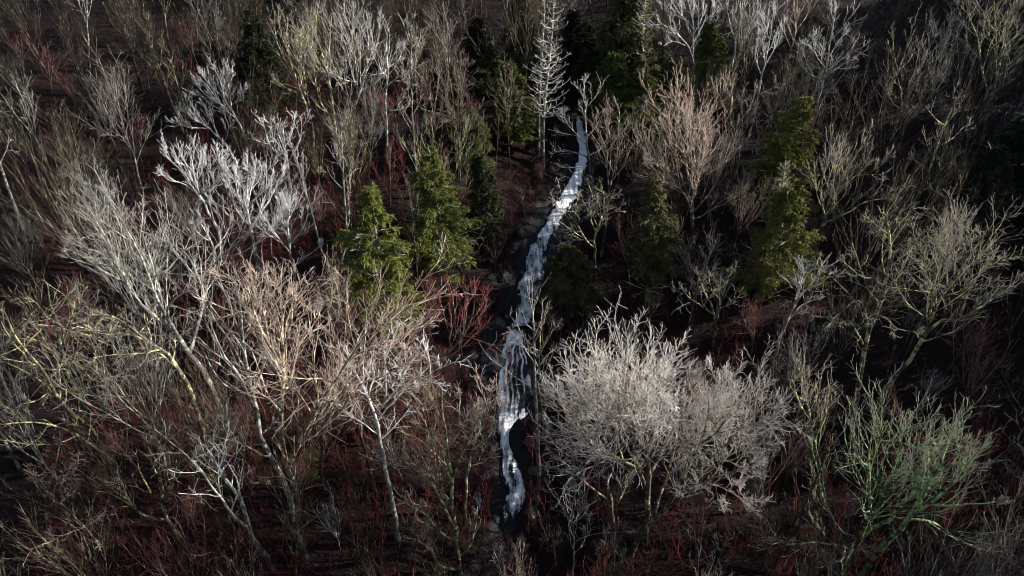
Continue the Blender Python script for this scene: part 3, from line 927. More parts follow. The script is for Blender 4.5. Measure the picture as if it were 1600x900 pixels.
     [(1528, 250), (1536, 215), (1547, 162), (1555, 125), (1561, 100), (1575, 50), (1590, 10)], [[(1555, 125), (1558, 80), (1557, 40), (1556, -5)], [(1550, 145), (1534, 112), (1527, 62), (1512, 25), (1508, -5)], [(1561, 100), (1585, 60), (1612, 20)], [(1556, 120), (1590, 95), (1615, 70)], [(1548, 160), (1565, 130), (1572, 112)]], .2, 1.0),
    ('small pale vase-shaped tree right of the dark green cone-topped evergreen', 'yellow', 'open',
     [(1143, 262), (1145, 222), (1146, 200), (1138, 180), (1124, 152), (1112, 130)], [[(1146, 202), (1160, 185), (1174, 162), (1180, 140)], [(1140, 184), (1144, 155), (1140, 130)], [(1160, 185), (1158, 160), (1162, 140)]], .13, 1.0),
    ('tall pale pair of stems behind the upper right vase, touching the top edge', 'pale', 'broom',
     [(1133, 168), (1141, 122), (1148, 80), (1152, 55), (1158, 25), (1162, -10)], [[(1142, 118), (1153, 92), (1164, 52), (1174, 10)], [(1158, 70), (1180, 40), (1200, 20)], [(1150, 65), (1140, 35), (1135, 5)]], .17, 1.0),
    ('white graceful tree with a long leaning stem in the upper right middle', 'white', 'open',
     [(1170, 212), (1178, 178), (1188, 130), (1197, 88), (1204, 55), (1208, 22)], [[(1190, 120), (1180, 90), (1182, 60)], [(1194, 100), (1212, 72), (1220, 45)], [(1184, 150), (1205, 140), (1222, 128)], [(1197, 88), (1190, 60), (1192, 30)]], .13, 1.15),
    ('white broad flat-crowned tree above the cone-topped evergreen at the top edge', 'white', 'broom',
     [(1085, 132), (1082, 85), (1083, 38), (1076, 5)], [[(1083, 88), (1074, 70), (1052, 48), (1030, 35)], [(1083, 60), (1096, 30), (1100, 0)], [(1078, 72), (1050, 65), (1035, 72)], [(1084, 80), (1105, 45), (1118, 15)], [(1082, 45), (1060, 20), (1045, -5)]], .16, 1.3),
    ('forked tree of thin crossing boughs against the shaded ground, lower left', 'yellow', 'sparse',
     [(300, 872), (288, 848), (270, 825), (258, 805), (254, 780), (250, 750), (247, 720), (252, 685)], [[(262, 818), (240, 810), (215, 800), (195, 775), (188, 752)], [(256, 795), (240, 775), (218, 740), (212, 720)], [(255, 790), (262, 765), (275, 745), (298, 715)], [(250, 750), (238, 725), (230, 695)], [(254, 778), (270, 755), (268, 730)]], .16, .9),
    ('rusty tree with sprawling shoots near the bottom left corner', 'rust', 'gnarled',
     [(78, 868), (75, 830), (73, 800), (72, 772), (78, 750), (88, 725), (92, 700)], [[(74, 795), (85, 785), (105, 795), (125, 815), (150, 842)], [(73, 778), (58, 762), (48, 752)], [(77, 755), (98, 745), (120, 730)], [(92, 787), (103, 775), (114, 772)]], .12, .9),
    ('pale leaning tree on twin grey trunks right of the tall right evergreen', 'pale', 'open',
     [(1198, 590), (1215, 540), (1228, 505), (1240, 478), (1250, 452), (1262, 430), (1275, 415)], [[(1240, 478), (1258, 455), (1280, 445), (1295, 430)], [(1228, 505), (1250, 480), (1272, 470)], [(1250, 452), (1246, 430), (1250, 412)]], .14, 1.0),
    ('small crooked maple-like tree of white forks below the right olive evergreen', 'yellow', 'gnarled',
     [(1115, 540), (1118, 505), (1110, 475), (1100, 452), (1090, 430)], [[(1112, 495), (1098, 480), (1080, 470), (1066, 455)], [(1117, 500), (1130, 465), (1138, 440), (1150, 420)], [(1116, 498), (1124, 470), (1122, 440)]], .12, 1.1),
    ('yellow fan of stems before the shadowed ground right of the white crown mass', 'yellow', 'broom',
     [(1290, 760), (1280, 720), (1270, 680), (1262, 640), (1256, 610), (1250, 580)], [[(1272, 690), (1290, 655), (1298, 620)], [(1262, 645), (1278, 612), (1285, 580)], [(1266, 665), (1248, 630), (1240, 595)], [(1282, 725), (1260, 690), (1245, 655)]], .14, 1.0),
]
DIM = {}  # bark colour darkened for trees near the frame edges, a painted vignette
for i, (lab, pal, rec, trk, lbs, r0, dn) in enumerate(HEROES):
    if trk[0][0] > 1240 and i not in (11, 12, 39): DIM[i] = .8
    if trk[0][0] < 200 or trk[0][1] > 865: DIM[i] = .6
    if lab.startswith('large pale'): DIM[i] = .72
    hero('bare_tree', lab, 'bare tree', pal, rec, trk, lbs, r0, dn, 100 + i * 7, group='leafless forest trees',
         rmin=.0112 if pal in ('white', 'toplit') else .0115, k=DIM.get(i, 1.0))


# the white skeleton of a conifer: whorls of bare upcurved branches
def skeleton(label, bx, by, tx, ty, wpx, pal, seed, stubs=110):
    g = np.random.default_rng(seed)
    b = ground_at(bx, by)
    ALL_BASES.append(b[:2])
    d = ray(tx, ty)
    top = d * (b[1] / d[1]) + np.array([0, 0, CAMZ])
    H = top[2] - b[2]
    W_ = wpx / FPX * project(b)[2]
    rt = root('bare_conifer', b, label, 'dead conifer', 'bare conifers')
    T = np.array([[0, 0, -.5], [g.normal(0, .05), g.normal(0, .05), H * .35], [(top - b)[0] * .7, 0, H * .7], [(top - b)[0], 0, H]])
    T = resample(T, 16)
    Rt = np.linspace(.20, .03, 16)
    V, F, L = tubes(T[None], Rt[None], 8, np.linspace(0, .3, 16)[None])
    paint(obj('trunk', mesh_np('trunk', V, F, {'lev': L}, BARK), rt), pal)
    n = stubs
    t = np.sort(g.uniform(.30, .99, n))
    z = t * H
    az = np.arange(n) * 2.4 + g.normal(0, .4, n)
    ln = W_ * (1.12 - t) ** .6 * g.uniform(.55, 1.15, n) * np.where(t < .3, .6, 1)
    P = np.empty((n, 7, 3))
    P[:, 0] = np.stack([np.interp(z, T[:, 2], T[:, 0]), np.interp(z, T[:, 2], T[:, 1]), z], -1)
    dirh = np.stack([np.cos(az), np.sin(az)], -1)
    vz = -.12
    for j in range(1, 7):
        s = ln / 6
        P[:, j, :2] = P[:, j - 1, :2] + dirh * s[:, None] + g.normal(0, .03, (n, 2))
        P[:, j, 2] = P[:, j - 1, 2] + s * (-.15 + .16 * j) + g.normal(0, .02, n)
    R = np.linspace(.045, .016, 7)[None] * np.ones((n, 1))
    P2, R2 = grow(g, P, R, np.full(n, 4.), .3, 1, 44, 8, .30, 4, .08, .12, .012, .6, .6, .15, 1.0)
    P3, R3 = grow(g, P2, R2, np.full(len(P2), 2.5), .2, 1, 42, 8, .5, 3, .05, .12, .010, .6, .6, .1, .4)
    V, F, L = join([tubes(P, R, 4, np.full((n, 7), .5)), tubes(P2, R2, 3, np.full((len(P2), 4), .8)), tubes(P3, R3, 3, np.full((len(P3), 3), 1.))])
    paint(obj('crown', mesh_np('crown', V, F, {'lev': L}, BARK), rt), pal)


skeleton('tall white skeleton conifer with upcurved ribs left of the stream head', 848, 262, 866, -12, 44, 'pale', 51, 88)
skeleton('paler thin twin stem close behind the tall white skeleton conifer', 841, 240, 852, -30, 24, 'grey', 52, 40)
skeleton('half-bare pale conifer trunk with ladder branches right of the stream head', 997, 150, 1010, -20, 30, 'yellow', 53, 80)
skeleton('pale ribbed conifer stem standing before the tall right evergreen', 1196, 462, 1228, 250, 26, 'yellow', 54, 90)
skeleton('thin dim bare conifer pole between the skeleton conifer and upper evergreens', 806, 120, 808, -5, 10, 'brown', 55, 40)

# ------------------------------------------------------------------ evergreens


def evergreen_meshes(H, W_, seed, low=.16, nb=120, gap=.0):
    g = np.random.default_rng(seed)
    T = resample(np.array([[0, 0, -.4], [g.normal(0, .08), g.normal(0, .08), H * .5], [g.normal(0, .1), 0, H]]), 14)
    Rt = np.linspace(.021 * H, .02, 14)
    V, F, L = tubes(T[None], Rt[None], 8, np.linspace(0, .2, 14)[None])
    trunk = mesh_np('trunk', V, F, {'lev': L}, BARK)
    t = low + (1 - low) * np.sort(g.uniform(0, 1, nb)) ** .95
    t[-4:] = np.linspace(.965, 1.0, 4)
    z = t * H
    az = np.arange(nb) * 2.4 + g.normal(0, .35, nb)
    lop = 1 + .22 * np.cos(az - g.uniform(0, 6)) + .15 * np.cos(2 * az + t * 9)
    ln = W_ * np.clip((1.03 - t), 0, 1) ** .86 * g.uniform(.55, 1.18, nb) * lop
    ln = np.where(t < low + .08, ln * .75, ln) + .12
    k = 8
    P = np.empty((nb, k, 3))
    P[:, 0] = np.stack([np.interp(z, T[:, 2], T[:, 0]), np.interp(z, T[:, 2], T[:, 1]), z], -1)
    dh = np.stack([np.cos(az), np.sin(az)], -1)
    rise = .25 + .75 * t
    for j in range(1, k):
        s = ln / (k - 1)
        P[:, j, :2] = P[:, j - 1, :2] + dh * s[:, None] + g.normal(0, .04, (nb, 2)) * ln[:, None] * .3
        P[:, j, 2] = P[:, j - 1, 2] + s * (rise * .5 - .16 * j * .55 + .03 * max(0, j - 5)) + g.normal(0, .02, nb)
    Rb_ = np.linspace(.035, .008, k)[None] * np.clip(ln / 2, .4, 1.3)[:, None]
    # side sprays
    P2, R2 = grow(g, P, Rb_, np.clip(ln * 9, 5, 24), .18, 1.0, 50, 10, .36, 4, -.05, .10, .006, .6, .5, .15, 1.1)
    P2[:, :, 2] = P2[:, :1, 2] + (P2[:, :, 2] - P2[:, :1, 2]) * .45 - (np.linspace(0, 1, 4) ** 2)[None] * .12
    tip, tipr = P[:, 3::1][:, -4:], Rb_[:, -4:]
    PA = np.concatenate([P2, tip])
    nA = len(PA)
    # needle blades along every spray
    per = 17
    u = g.uniform(.1, 1.0, (nA, per))
    f = u * 3
    i0 = np.minimum(f.astype(int), 2)
    fr = (f - i0)[..., None]
    ar = np.arange(nA)[:, None]
    c = PA[ar, i0] * (1 - fr) + PA[ar, i0 + 1] * fr
    tan = norm(PA[ar, i0 + 1] - PA[ar, i0])
    sd = norm(np.cross(tan, np.array([0, 0, 1.])) + 1e-6)
    sg = np.where(g.uniform(size=(nA, per, 1)) < .5, -1, 1)
    dr = norm(tan * .8 + sd * sg * g.uniform(.2, 1., (nA, per, 1)) + np.array([0, 0, 1.]) * g.normal(-.12, .3, (nA, per, 1)))
    bl = g.uniform(.18, .42, (nA, per, 1))
    wd = norm(np.cross(dr, norm(g.normal(0, .5, dr.shape) + np.array([0, 0, 1.])))) * g.uniform(.020, .046, (nA, per, 1))
    q = np.stack([c, c + dr * bl * .45 + wd, c + dr * bl, c + dr * bl * .45 - wd], 2).reshape(-1, 3)
    lv = np.clip(np.repeat((u ** 2 * .6 * g.uniform(0, 1, u.shape)).ravel(), 4), 0, 1)
    hh = np.clip(q[:, 2] / H, 0, 1)
    Fq = np.arange(len(q)).reshape(-1, 4)
    # woody skeleton shares the crown part as a second material
    crown = mesh_np('crown', q, Fq, {'lev': lv}, NEEDLE, False)
    n2 = 26
    tt = g.uniform(.06, .75, n2)
    Pl = np.empty((n2, 6, 3))
    zz = tt * H
    Pl[:, 0] = np.stack([np.interp(zz, T[:, 2], T[:, 0]), np.interp(zz, T[:, 2], T[:, 1]), zz], -1)
    az2 = g.uniform(0, 6.28, n2)
    d2 = np.stack([np.cos(az2), np.sin(az2)], -1)
    l2 = W_ * (1.05 - tt) ** .6 * g.uniform(.4, 1.05, n2)
    for j in range(1, 6):
        Pl[:, j, :2] = Pl[:, j - 1, :2] + d2 * (l2 / 5)[:, None] + g.normal(0, .05, (n2, 2))
        Pl[:, j, 2] = Pl[:, j - 1, 2] + l2 / 5 * (.05 + .06 * j) + g.normal(0, .04, n2)
    Rl = np.linspace(.035, .012, 6)[None] * np.ones((n2, 1))
    Pm, Rm = grow(g, Pl, Rl, np.full(n2, 6.), .3, 1, 45, 10, .35, 4, .03, .15, .010, .6, .6, .2, 1.0)
    V, F, L = join([tubes(Pl, Rl, 4, np.full((n2, 6), .3)), tubes(Pm, Rm, 3, np.full((len(Pm), 4), .6)),
                    tubes(P, Rb_, 3, np.full((nb, k), .2))])
    limbs = mesh_np('bare_limbs', V, F, {'lev': L}, BARK)
    return trunk, crown, limbs


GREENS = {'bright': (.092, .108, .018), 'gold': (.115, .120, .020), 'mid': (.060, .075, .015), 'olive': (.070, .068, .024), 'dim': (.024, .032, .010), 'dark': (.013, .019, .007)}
EVERGREENS = [  # base px, top px, half width px, green, wood, label
    (604, 512, 580, 292, 66, 'bright', 'pale', 'brightest yellow-green evergreen, broad cone at left of centre'),
    (694, 425, 670, 236, 60, 'bright', 'pale', 'bright yellow-tipped evergreen up and right of the brightest cone'),
    (757, 372, 753, 240, 28, 'dim', 'grey', 'narrow dim evergreen right of the two bright cones'),
    (409, 175, 401, 14, 46, 'dark', 'brown', 'dark egg-shaped evergreen alone in the upper left'),
    (738, 262, 742, 172, 30, 'mid', 'brown', 'small dull evergreen in the shaded upper middle, lowest of its clump'),
    (797, 222, 803, 98, 36, 'mid', 'yellow', 'olive evergreen left of the white skeleton conifer'),
    (712, 235, 706, 168, 24, 'dim', 'brown', 'short dim evergreen at the left of the upper middle clump'),
    (768, 150, 772, 70, 26, 'dim', 'brown', 'faint evergreen behind the upper middle clump'),
    (652, 140, 650, 62, 26, 'dark', 'brown', 'faint dark evergreen among grey stems left of the upper middle clump'),
    (748, 110, 752, 28, 26, 'dark', 'brown', 'faint dark evergreen near the top edge left of the skeleton conifer'),
    (1212, 338, 1258, 150, 50, 'gold', 'yellow', 'tall yellow-tipped evergreen leaning right, upper of the right-hand pair'),
    (1202, 472, 1222, 292, 58, 'gold', 'yellow', 'broad evergreen with pale ribs, lower of the right-hand pair'),
    (1010, 470, 1011, 275, 44, 'olive', 'yellow', 'olive grey evergreen with bare lower trunk right of the upper chute'),
    (886, 468, 888, 385, 46, 'olive', 'brown', 'squat olive evergreen touching the right bank of the upper chute'),
    (1108, 178, 1104, 32, 30, 'mid', 'rust', 'dark green cone-topped evergreen in the upper right middle'),
    (962, 190, 958, 86, 38, 'mid', 'yellow', 'bushy evergreen at the right of the stream head'),
    (1002, 205, 1003, 112, 40, 'mid', 'yellow', 'rounded evergreen between the stream head and the cone-topped evergreen'),
    (1052, 190, 1050, 92, 36, 'mid', 'brown', 'rounded dull evergreen joined to the left of the cone-topped evergreen'),
    (993, 120, 986, -40, 46, 'olive', 'yellow', 'amber evergreen cut by the top edge, right of the stream head'),
    (916, 165, 914, 78, 24, 'dim', 'brown', 'small dim evergreen just right of the white skeleton conifer'),
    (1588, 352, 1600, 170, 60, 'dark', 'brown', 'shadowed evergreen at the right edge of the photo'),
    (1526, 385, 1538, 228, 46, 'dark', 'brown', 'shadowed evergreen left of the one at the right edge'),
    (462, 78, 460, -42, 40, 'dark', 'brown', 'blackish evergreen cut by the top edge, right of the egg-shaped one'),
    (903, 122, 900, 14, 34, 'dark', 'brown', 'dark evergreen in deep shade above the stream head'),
    (818, 118, 818, -20, 26, 'olive', 'yellow', 'thin amber evergreen cut by the top edge, left of the skeleton conifer'),
]
EV_CACHE = {}
for i, (bx, by, tx, ty, hw, gcol, wood, lab) in enumerate(EVERGREENS):
    b = ground_at(bx, by)
    ALL_BASES.append(b[:2])
    d = ray(tx, ty)
    top = d * (b[1] / d[1]) + np.array([0, 0, CAMZ])
    H = top[2] - b[2]
    W_ = 1.45 * hw / FPX * project((b + top) / 2)[2]
    key = i if i in (0, 1, 3, 10, 11, 12, 13) else 20 + i % 3
    if key not in EV_CACHE:
        EV_CACHE[key] = (evergreen_meshes(H, W_, 300 + i, low=.30 if i in (12,) else .12, nb=int(np.clip(H * 12, 110, 200))), H, W_)
    (tm, cm, lm), H0, W0 = EV_CACHE[key]
    rt = root('evergreen_tree', b, lab, 'evergreen', 'evergreens in the bare forest')
    lean = math.atan2((top - b)[0], H)
    rt.rotation_euler = (0, lean, 0) if i in (10,) else (0, lean * .6, 0)
    rt.scale = (W_ / W0, W_ / W0, H / H0)
    for nm, m_ in (('trunk', tm), ('crown', cm), ('bare_limbs', lm)):
        o = obj(nm, m_, rt)
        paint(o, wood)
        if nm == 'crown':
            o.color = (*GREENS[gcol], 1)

# unseen evergreens added past the right edge to shade the slope from low sun
gG = np.random.default_rng(5)
GV, GF, GL, off = [], [], [], 0
small = []
for q in range(3):
    gs = np.random.default_rng(600 + q)
    nbr = 150
    t = .08 + .92 * np.sort(gs.uniform(0, 1, nbr))
    ln = 3.4 * np.clip(1.03 - t, 0, 1) ** .7 * gs.uniform(.6, 1.15, nbr) + .1
    az = np.arange(nbr) * 2.4 + gs.normal(0, .3, nbr)
    P = np.empty((nbr, 5, 3)); P[:, 0] = np.stack([0 * t, 0 * t, t * 15], -1)
    for j in range(1, 5):
        P[:, j, :2] = P[:, j - 1, :2] + np.stack([np.cos(az), np.sin(az)], -1) * (ln / 4)[:, None]
        P[:, j, 2] = P[:, j - 1, 2] + ln / 4 * (.3 - .14 * j)
    m = 7000
    bi = gs.choice(nbr, m, p=ln ** 1.5 / (ln ** 1.5).sum()); u = gs.uniform(.15, 1, m) * 4
    i0 = np.minimum(u.astype(int), 3); fr = (u - i0)[:, None]
    c = P[bi, i0] * (1 - fr) + P[bi, i0 + 1] * fr + gs.normal(0, .16, (m, 3))
    a1 = norm(gs.normal(0, 1, (m, 3)) * np.array([1, 1, .4])); a2 = norm(np.cross(a1, gs.normal(0, .5, (m, 3)) + np.array([0, 0, 1.])))
    ll = gs.uniform(.18, .40, (m, 1))
    small.append(np.stack([c - a1 * ll, c + a2 * ll * .33, c + a1 * ll, c - a2 * ll * .33], 1).reshape(-1, 3))
cnt = 0
gpos = []
while cnt < 60:
    y = gG.uniform(2, 84)
    xe = .75 * ((CAMZ - float(np.interp(y, yy, zm_tab))) * sp + y * cp)
    x = xe + (5.0 if not 20 < y < 36 else 9.0) + gG.uniform(0, 24)
    if any((x - q[0]) ** 2 + (y - q[1]) ** 2 < 9 for q in gpos):
        continue
    gpos.append((x, y)); cnt += 1
    z = float(height(x, y)); sc_ = gG.uniform(.8, 1.15); a = gG.uniform(0, 6.28)
    Rm = np.array([[math.cos(a), -math.sin(a), 0], [math.sin(a), math.cos(a), 0], [0, 0, 1]])
    GV.append(small[cnt % 3] @ Rm.T * sc_ + np.array([x, y, z]))
GV = np.concatenate(GV)
o = obj('added_shade_evergreens', mesh_np('added_shade_evergreens', GV, np.arange(len(GV)).reshape(-1, 4), {'lev': np.zeros(len(GV))}, NEEDLE, False))
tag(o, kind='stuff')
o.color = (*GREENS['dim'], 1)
PT = np.array([[[x, y, float(height(x, y)) - .4], [x, y, float(height(x, y)) + 6], [x, y, float(height(x, y)) + 12]] for x, y in gpos])
V, F, L = tubes(PT, np.tile(np.array([.22, .15, .05]), (len(PT), 1)), 7, np.zeros((len(PT), 3)))
ot = obj('trunks', mesh_np('trunks', V, F, {'lev': L}, BARK), o)
paint(ot, 'brown'); tag(ot, kind='stuff')

# low leafy evergreen shrubs on the red slope
for i, (px, py, s, lab) in enumerate(((488, 722, .9, 'small green leafy shrub on the red slope, upper of the close pair'),
                                      (491, 748, .7, 'small green leafy shrub on the red slope, lower of the close pair'),
                                      (404, 718, .6, 'tiny green leafy shrub left of the pale narrow-forked trunk'))):
    g = np.random.default_rng(70 + i)
    b = ground_at(px, py)
    rt = root('leafy_shrub', b, lab, 'shrub', 'green shrubs on the slope')
    n = 16
    P = np.empty((n, 4, 3)); P[:, 0] = 0
    d = norm(np.stack([g.normal(0, .6, n), g.normal(0, .6, n), np.ones(n)], -1))
    for j in range(1, 4):
        P[:, j] = P[:, j - 1] + d * s * g.uniform(.2, .4, n)[:, None]
    V, F, L = tubes(P, np.full((n, 4), .01), 3, np.full((n, 4), .5))
    paint(obj('stems', mesh_np('stems', V, F, {'lev': L}, BARK), rt), 'brown')
    m = 420
    c = P[g.integers(0, n, m), g.integers(1, 4, m)] + g.normal(0, .16 * s, (m, 3))
    nv = norm(g.normal(0, .6, (m, 3)) + np.array([0, -.3, 1.]))
    a1 = norm(np.cross(nv, g.normal(size=(m, 3)))); a2 = np.cross(nv, a1)
    q = np.stack([c - a1 * .07, c + a2 * .03, c + a1 * .07, c - a2 * .03], 1).reshape(-1, 3)
    o = obj('foliage', mesh_np('foliage', q, np.arange(len(q)).reshape(-1, 4), {'lev': np.repeat(g.uniform(0, .6, m), 4)}, NEEDLE, False), rt)
    paint(o, 'brown'); o.color = (.04, .075, .012, 1)

# ------------------------------------------------------------------ the rest of the leafless forest


def generic(form, seed):
    """a leafless tree of its own shape, base at the origin -> (trunk mesh, crown mesh, height, recipe)"""
    g = np.random.default_rng(seed)
    rec = {'slender': 'sparse', 'forked': 'open', 'vase': 'broom', 'spreading': 'dense', 'crooked': 'gnarled', 'central': 'open'}[form]
    H = 15.0
    ft = {'slender': .95, 'forked': .42, 'vase': .30, 'spreading': .36, 'crooked': .60, 'central': .92}[form] * g.uniform(.9, 1.1)
    k = 14
    T = np.empty((k, 3)); T[0] = (0, 0, -.5)
    d = norm(np.array([g.normal(0, .05), g.normal(0, .05), 1.0]))
    wob = {'crooked': .13, 'slender': .03}.get(form, .05)
    st = (H * min(ft, .98) + .5) / (k - 1)
    for j in range(1, k):
        d = norm(d + g.normal(0, wob, 3) + np.array([0, 0, .10]))
        T[j] = T[j - 1] + d * st
    r0 = .15 * g.uniform(.85, 1.2) * (1.15 if form in ('spreading', 'vase') else .9)
    tipr = .03 if ft > .8 else r0 * .62
    Rt = np.linspace(r0, tipr, k); Rt[0] *= 1.3
    trunk = tubes(T[None], Rt[None], 7, np.linspace(0, .2, k)[None])
    if form in ('slender', 'central'):
        P1, R1 = grow(g, T[None], Rt[None], np.array([9. if form == 'slender' else 15.]), .42 if form == 'slender' else .30, .97, 42, 8, .26 if form == 'slender' else .34, k, .055, .07, .03, .5, .35, 1.2, 6)
        extra, er = [T[k // 2:]], [Rt[k // 2:]]
    else:
        nl = {'forked': 3, 'vase': 6, 'spreading': 7, 'crooked': 5}[form]
        ang = {'forked': 22, 'vase': 24, 'spreading': 40, 'crooked': 45}[form]
        t0 = {'forked': .82, 'vase': .72, 'spreading': .62, 'crooked': .45}[form]
        rem = H * (1 - ft)
        P1, R1 = grow(g, T[None], Rt[None], np.array([float(nl)]), t0, 1.0, ang, 7, rem / (H * ft) * 1.9, k, .05 if form != 'crooked' else .03,
                      .06 if form != 'crooked' else .13, .05, .72, .28, 2.0, rem * 1.25)
        # one leader carries straight on
        P1b, R1b = grow(g, T[None], Rt[None], np.array([1.4]), .97, 1.0, 9, 3, rem / (H * ft) * 2.2, k, .06, .06, .05, .85, .25, rem * .8, rem * 1.1)
        P1 = np.concatenate([P1, P1b]); R1 = np.concatenate([R1, R1b])
        extra, er = [], []
    parts = [tubes(P1, R1, 5, np.tile(np.linspace(.1, .35, k), (len(P1), 1)))]
    Ls = [p for p in P1] + [resample(e, k) for e in extra]
    Rs = [r for r in R1] + [np.interp(np.linspace(0, len(e) - 1, k), np.arange(len(e)), e) for e in er]
    dens = {'slender': .95, 'forked': 1.15, 'vase': .85, 'spreading': .85, 'crooked': 1.05, 'central': .85}[form]
    parts.append(crown_from(g, Ls, Rs, rec, .0135, dens * .85, .55))
    cr = join(parts)
    top = cr[0][:, 2].max()
    return (mesh_np('trunk', trunk[0], trunk[1], {'lev': trunk[2]}, BARK), mesh_np('crown', cr[0], cr[1], {'lev': cr[2]}, BARK), top)


FORMS = ['slender', 'forked', 'vase', 'spreading', 'crooked', 'central']
FORM_WORDS = {'slender': 'slender bare', 'forked': 'forked bare', 'vase': 'vase-shaped bare', 'spreading': 'spreading bare', 'crooked': 'crooked bare', 'central': 'straight-stemmed bare'}
PROTO = {f: [generic(f, 900 + 31 * j + 7 * i) for j in range(4)] for i, f in enumerate(FORMS)}

LAND = [(800, 790, 'the foot of the falls'), (800, 600, 'the lower cascade'), (835, 430, 'the wide upper chute'), (885, 320, 'the narrow upper chute'), (908, 215, 'the stream head'),
        (860, 100, 'the skeleton conifer'), (585, 400, 'the brightest evergreen'), (675, 320, 'the yellow-tipped evergreen'), (402, 90, 'the egg-shaped evergreen'), (1235, 290, 'the tall leaning evergreen'),
        (1565, 290, 'the shadowed evergreens'), (400, 320, 'the brightest frosty crown'), (345, 140, 'the topmost frosty crown'), (1030, 640, 'the broad white crowns'), (1430, 770, 'the green lichened fan'),
        (90, 590, 'the twin-trunked yellow tree'), (440, 600, 'the V-trunked reddish tree'), (595, 640, 'the white Y-shaped tree'), (700, 770, 'the bottom multi-stemmed tree'),
        (1080, 270, 'the golden broom tree'), (735, 480, 'the red-twigged tree'), (1008, 370, 'the olive grey evergreen'), (890, 425, 'the squat olive evergreen'), (225, 430, 'the large pale left tree'),
        (20, 20, 'the top left corner'), (20, 880, 'the bottom left corner'), (1580, 20, 'the top right corner'), (1580, 880, 'the bottom right corner'), (10, 330, 'the left edge middle'), (1590, 540, 'the right edge middle'),
        (640, 10, 'the top edge left of the skeleton conifer'), (1400, 10, 'the top edge far right'), (200, 10, 'the top edge far left'), (1100, 890, 'the bottom edge under the white crowns'), (560, 890, 'the bottom edge left of the falls'),
        (1105, 100, 'the cone-topped evergreen'), (1380, 430, 'the tall lichened tree'), (1500, 450, 'the dense pale right crown'), (255, 780, 'the thin forked lower tree'), (750, 210, 'the upper middle evergreens'),
        (530, 120, 'the golden upper left trees'), (1430, 160, 'the upper right vase tree'), (300, 265, 'the wide frosty crown'), (930, 350, 'the gnarled overhanging tree'), (640, 590, 'the slope left of the cascade')]
USED = set()
COLW = {'white': 'white', 'toplit': 'white-twigged', 'pale': 'pale grey', 'grey': 'grey', 'yellow': 'yellowish', 'rust': 'rusty', 'brown': 'brown', 'dark': 'dark', 'red': 'red-twigged', 'green': 'greenish'}


def rel(dx, dy):
    v = 'just above' if dy < -30 else ('just below' if dy > 30 else '')
    h = 'left of' if dx < -25 else ('right of' if dx > 25 else '')
    if v and h:
        return ('above and ' if dy < 0 else 'below and ') + h
    return v or h or 'directly behind'


def make_label(px, py, pal, form, tall):
    # size words come first so that saplings never read like grown trees
    ds = sorted(LAND, key=lambda l: (l[0] - px) ** 2 + (l[1] - py) ** 2)
    cands = []
    for size in (('', tall + ' ') if tall != 'young' else ('young ',)):
        for l in ds[:2]:
            cands.append(f"{size}{COLW[pal]} {FORM_WORDS[form]} tree {rel(px - l[0], py - l[1])} {l[2]}")
    a, b = ds[0], ds[1]
    cands.append(f"{COLW[pal]} {FORM_WORDS[form]} tree between {a[2]} and {b[2]}")
    cands.append(f"{tall} {COLW[pal]} {FORM_WORDS[form]} tree between {a[2]} and {b[2]}")
    for l in ds[:4]:
        cands.append(f"{tall} {COLW[pal]} {FORM_WORDS[form]} tree {rel(px - l[0], py - l[1])} {l[2]}")
    for i_ in range(4):
        for j_ in range(i_ + 1, 5):
            cands.append(f"{tall} {COLW[pal]} {FORM_WORDS[form]} tree between {ds[i_][2]} and {ds[j_][2]}")
    for l in ds[:4]:
        for ex in ('farther', 'more distant second', 'outlying third'):
            cands.append(f"{ex} {'young ' if tall == 'young' else ''}{COLW[pal]} {FORM_WORDS[form]} tree {rel(px - l[0], py - l[1])} {l[2]}")
    for c in cands:
        c = ' '.join(c.split())
        if c not in USED and len(c.split()) <= 16:
            USED.add(c)
            return c
    return ' '.join(cands[-1].split())


# bark palettes by place, darker towards the corners as painted vignette (photo pixels, spread, palettes)
STANDS = [((390, 330), 150, ['white', 'white', 'pale']), ((330, 170), 100, ['pale', 'brown', 'brown']), ((1040, 610), 130, ['toplit', 'pale', 'rust']), ((440, 540), 140, ['rust', 'pale', 'red', 'red']),
          ((560, 170), 140, ['yellow', 'pale', 'brown', 'brown']), ((230, 430), 130, ['pale', 'yellow', 'grey', 'red']), ((1080, 260), 110, ['rust', 'yellow', 'pale']), ((1230, 110), 130, ['brown', 'grey', 'yellow', 'brown']),
          ((1420, 440), 140, ['pale', 'yellow', 'brown', 'brown']), ((920, 300), 90, ['yellow', 'pale', 'rust']), ((650, 620), 130, ['red', 'brown', 'grey', 'rust']), ((760, 420), 90, ['brown', 'red', 'dark']),
          ((740, 100), 120, ['brown', 'grey', 'rust']), ((1180, 520), 130, ['grey', 'red', 'rust', 'brown']), ((500, 330), 90, ['rust', 'pale', 'red', 'grey']), ((720, 800), 120, ['yellow', 'rust', 'brown']),
          ((380, 820), 130, ['rust', 'red', 'brown', 'yellow']), ((1380, 230), 120, ['brown', 'brown', 'dark', 'brown']), ((1330, 720), 120, ['brown', 'brown', 'brown']), ((200, 130), 140, ['brown', 'dark', 'brown', 'dark', 'grey'])]
EDGE = ['dark', 'dark', 'dark', 'brown', 'dark', 'grey', 'pale']  # outer trees: vignette put into the bark colour
bases = [tuple(b) for b in ALL_BASES]
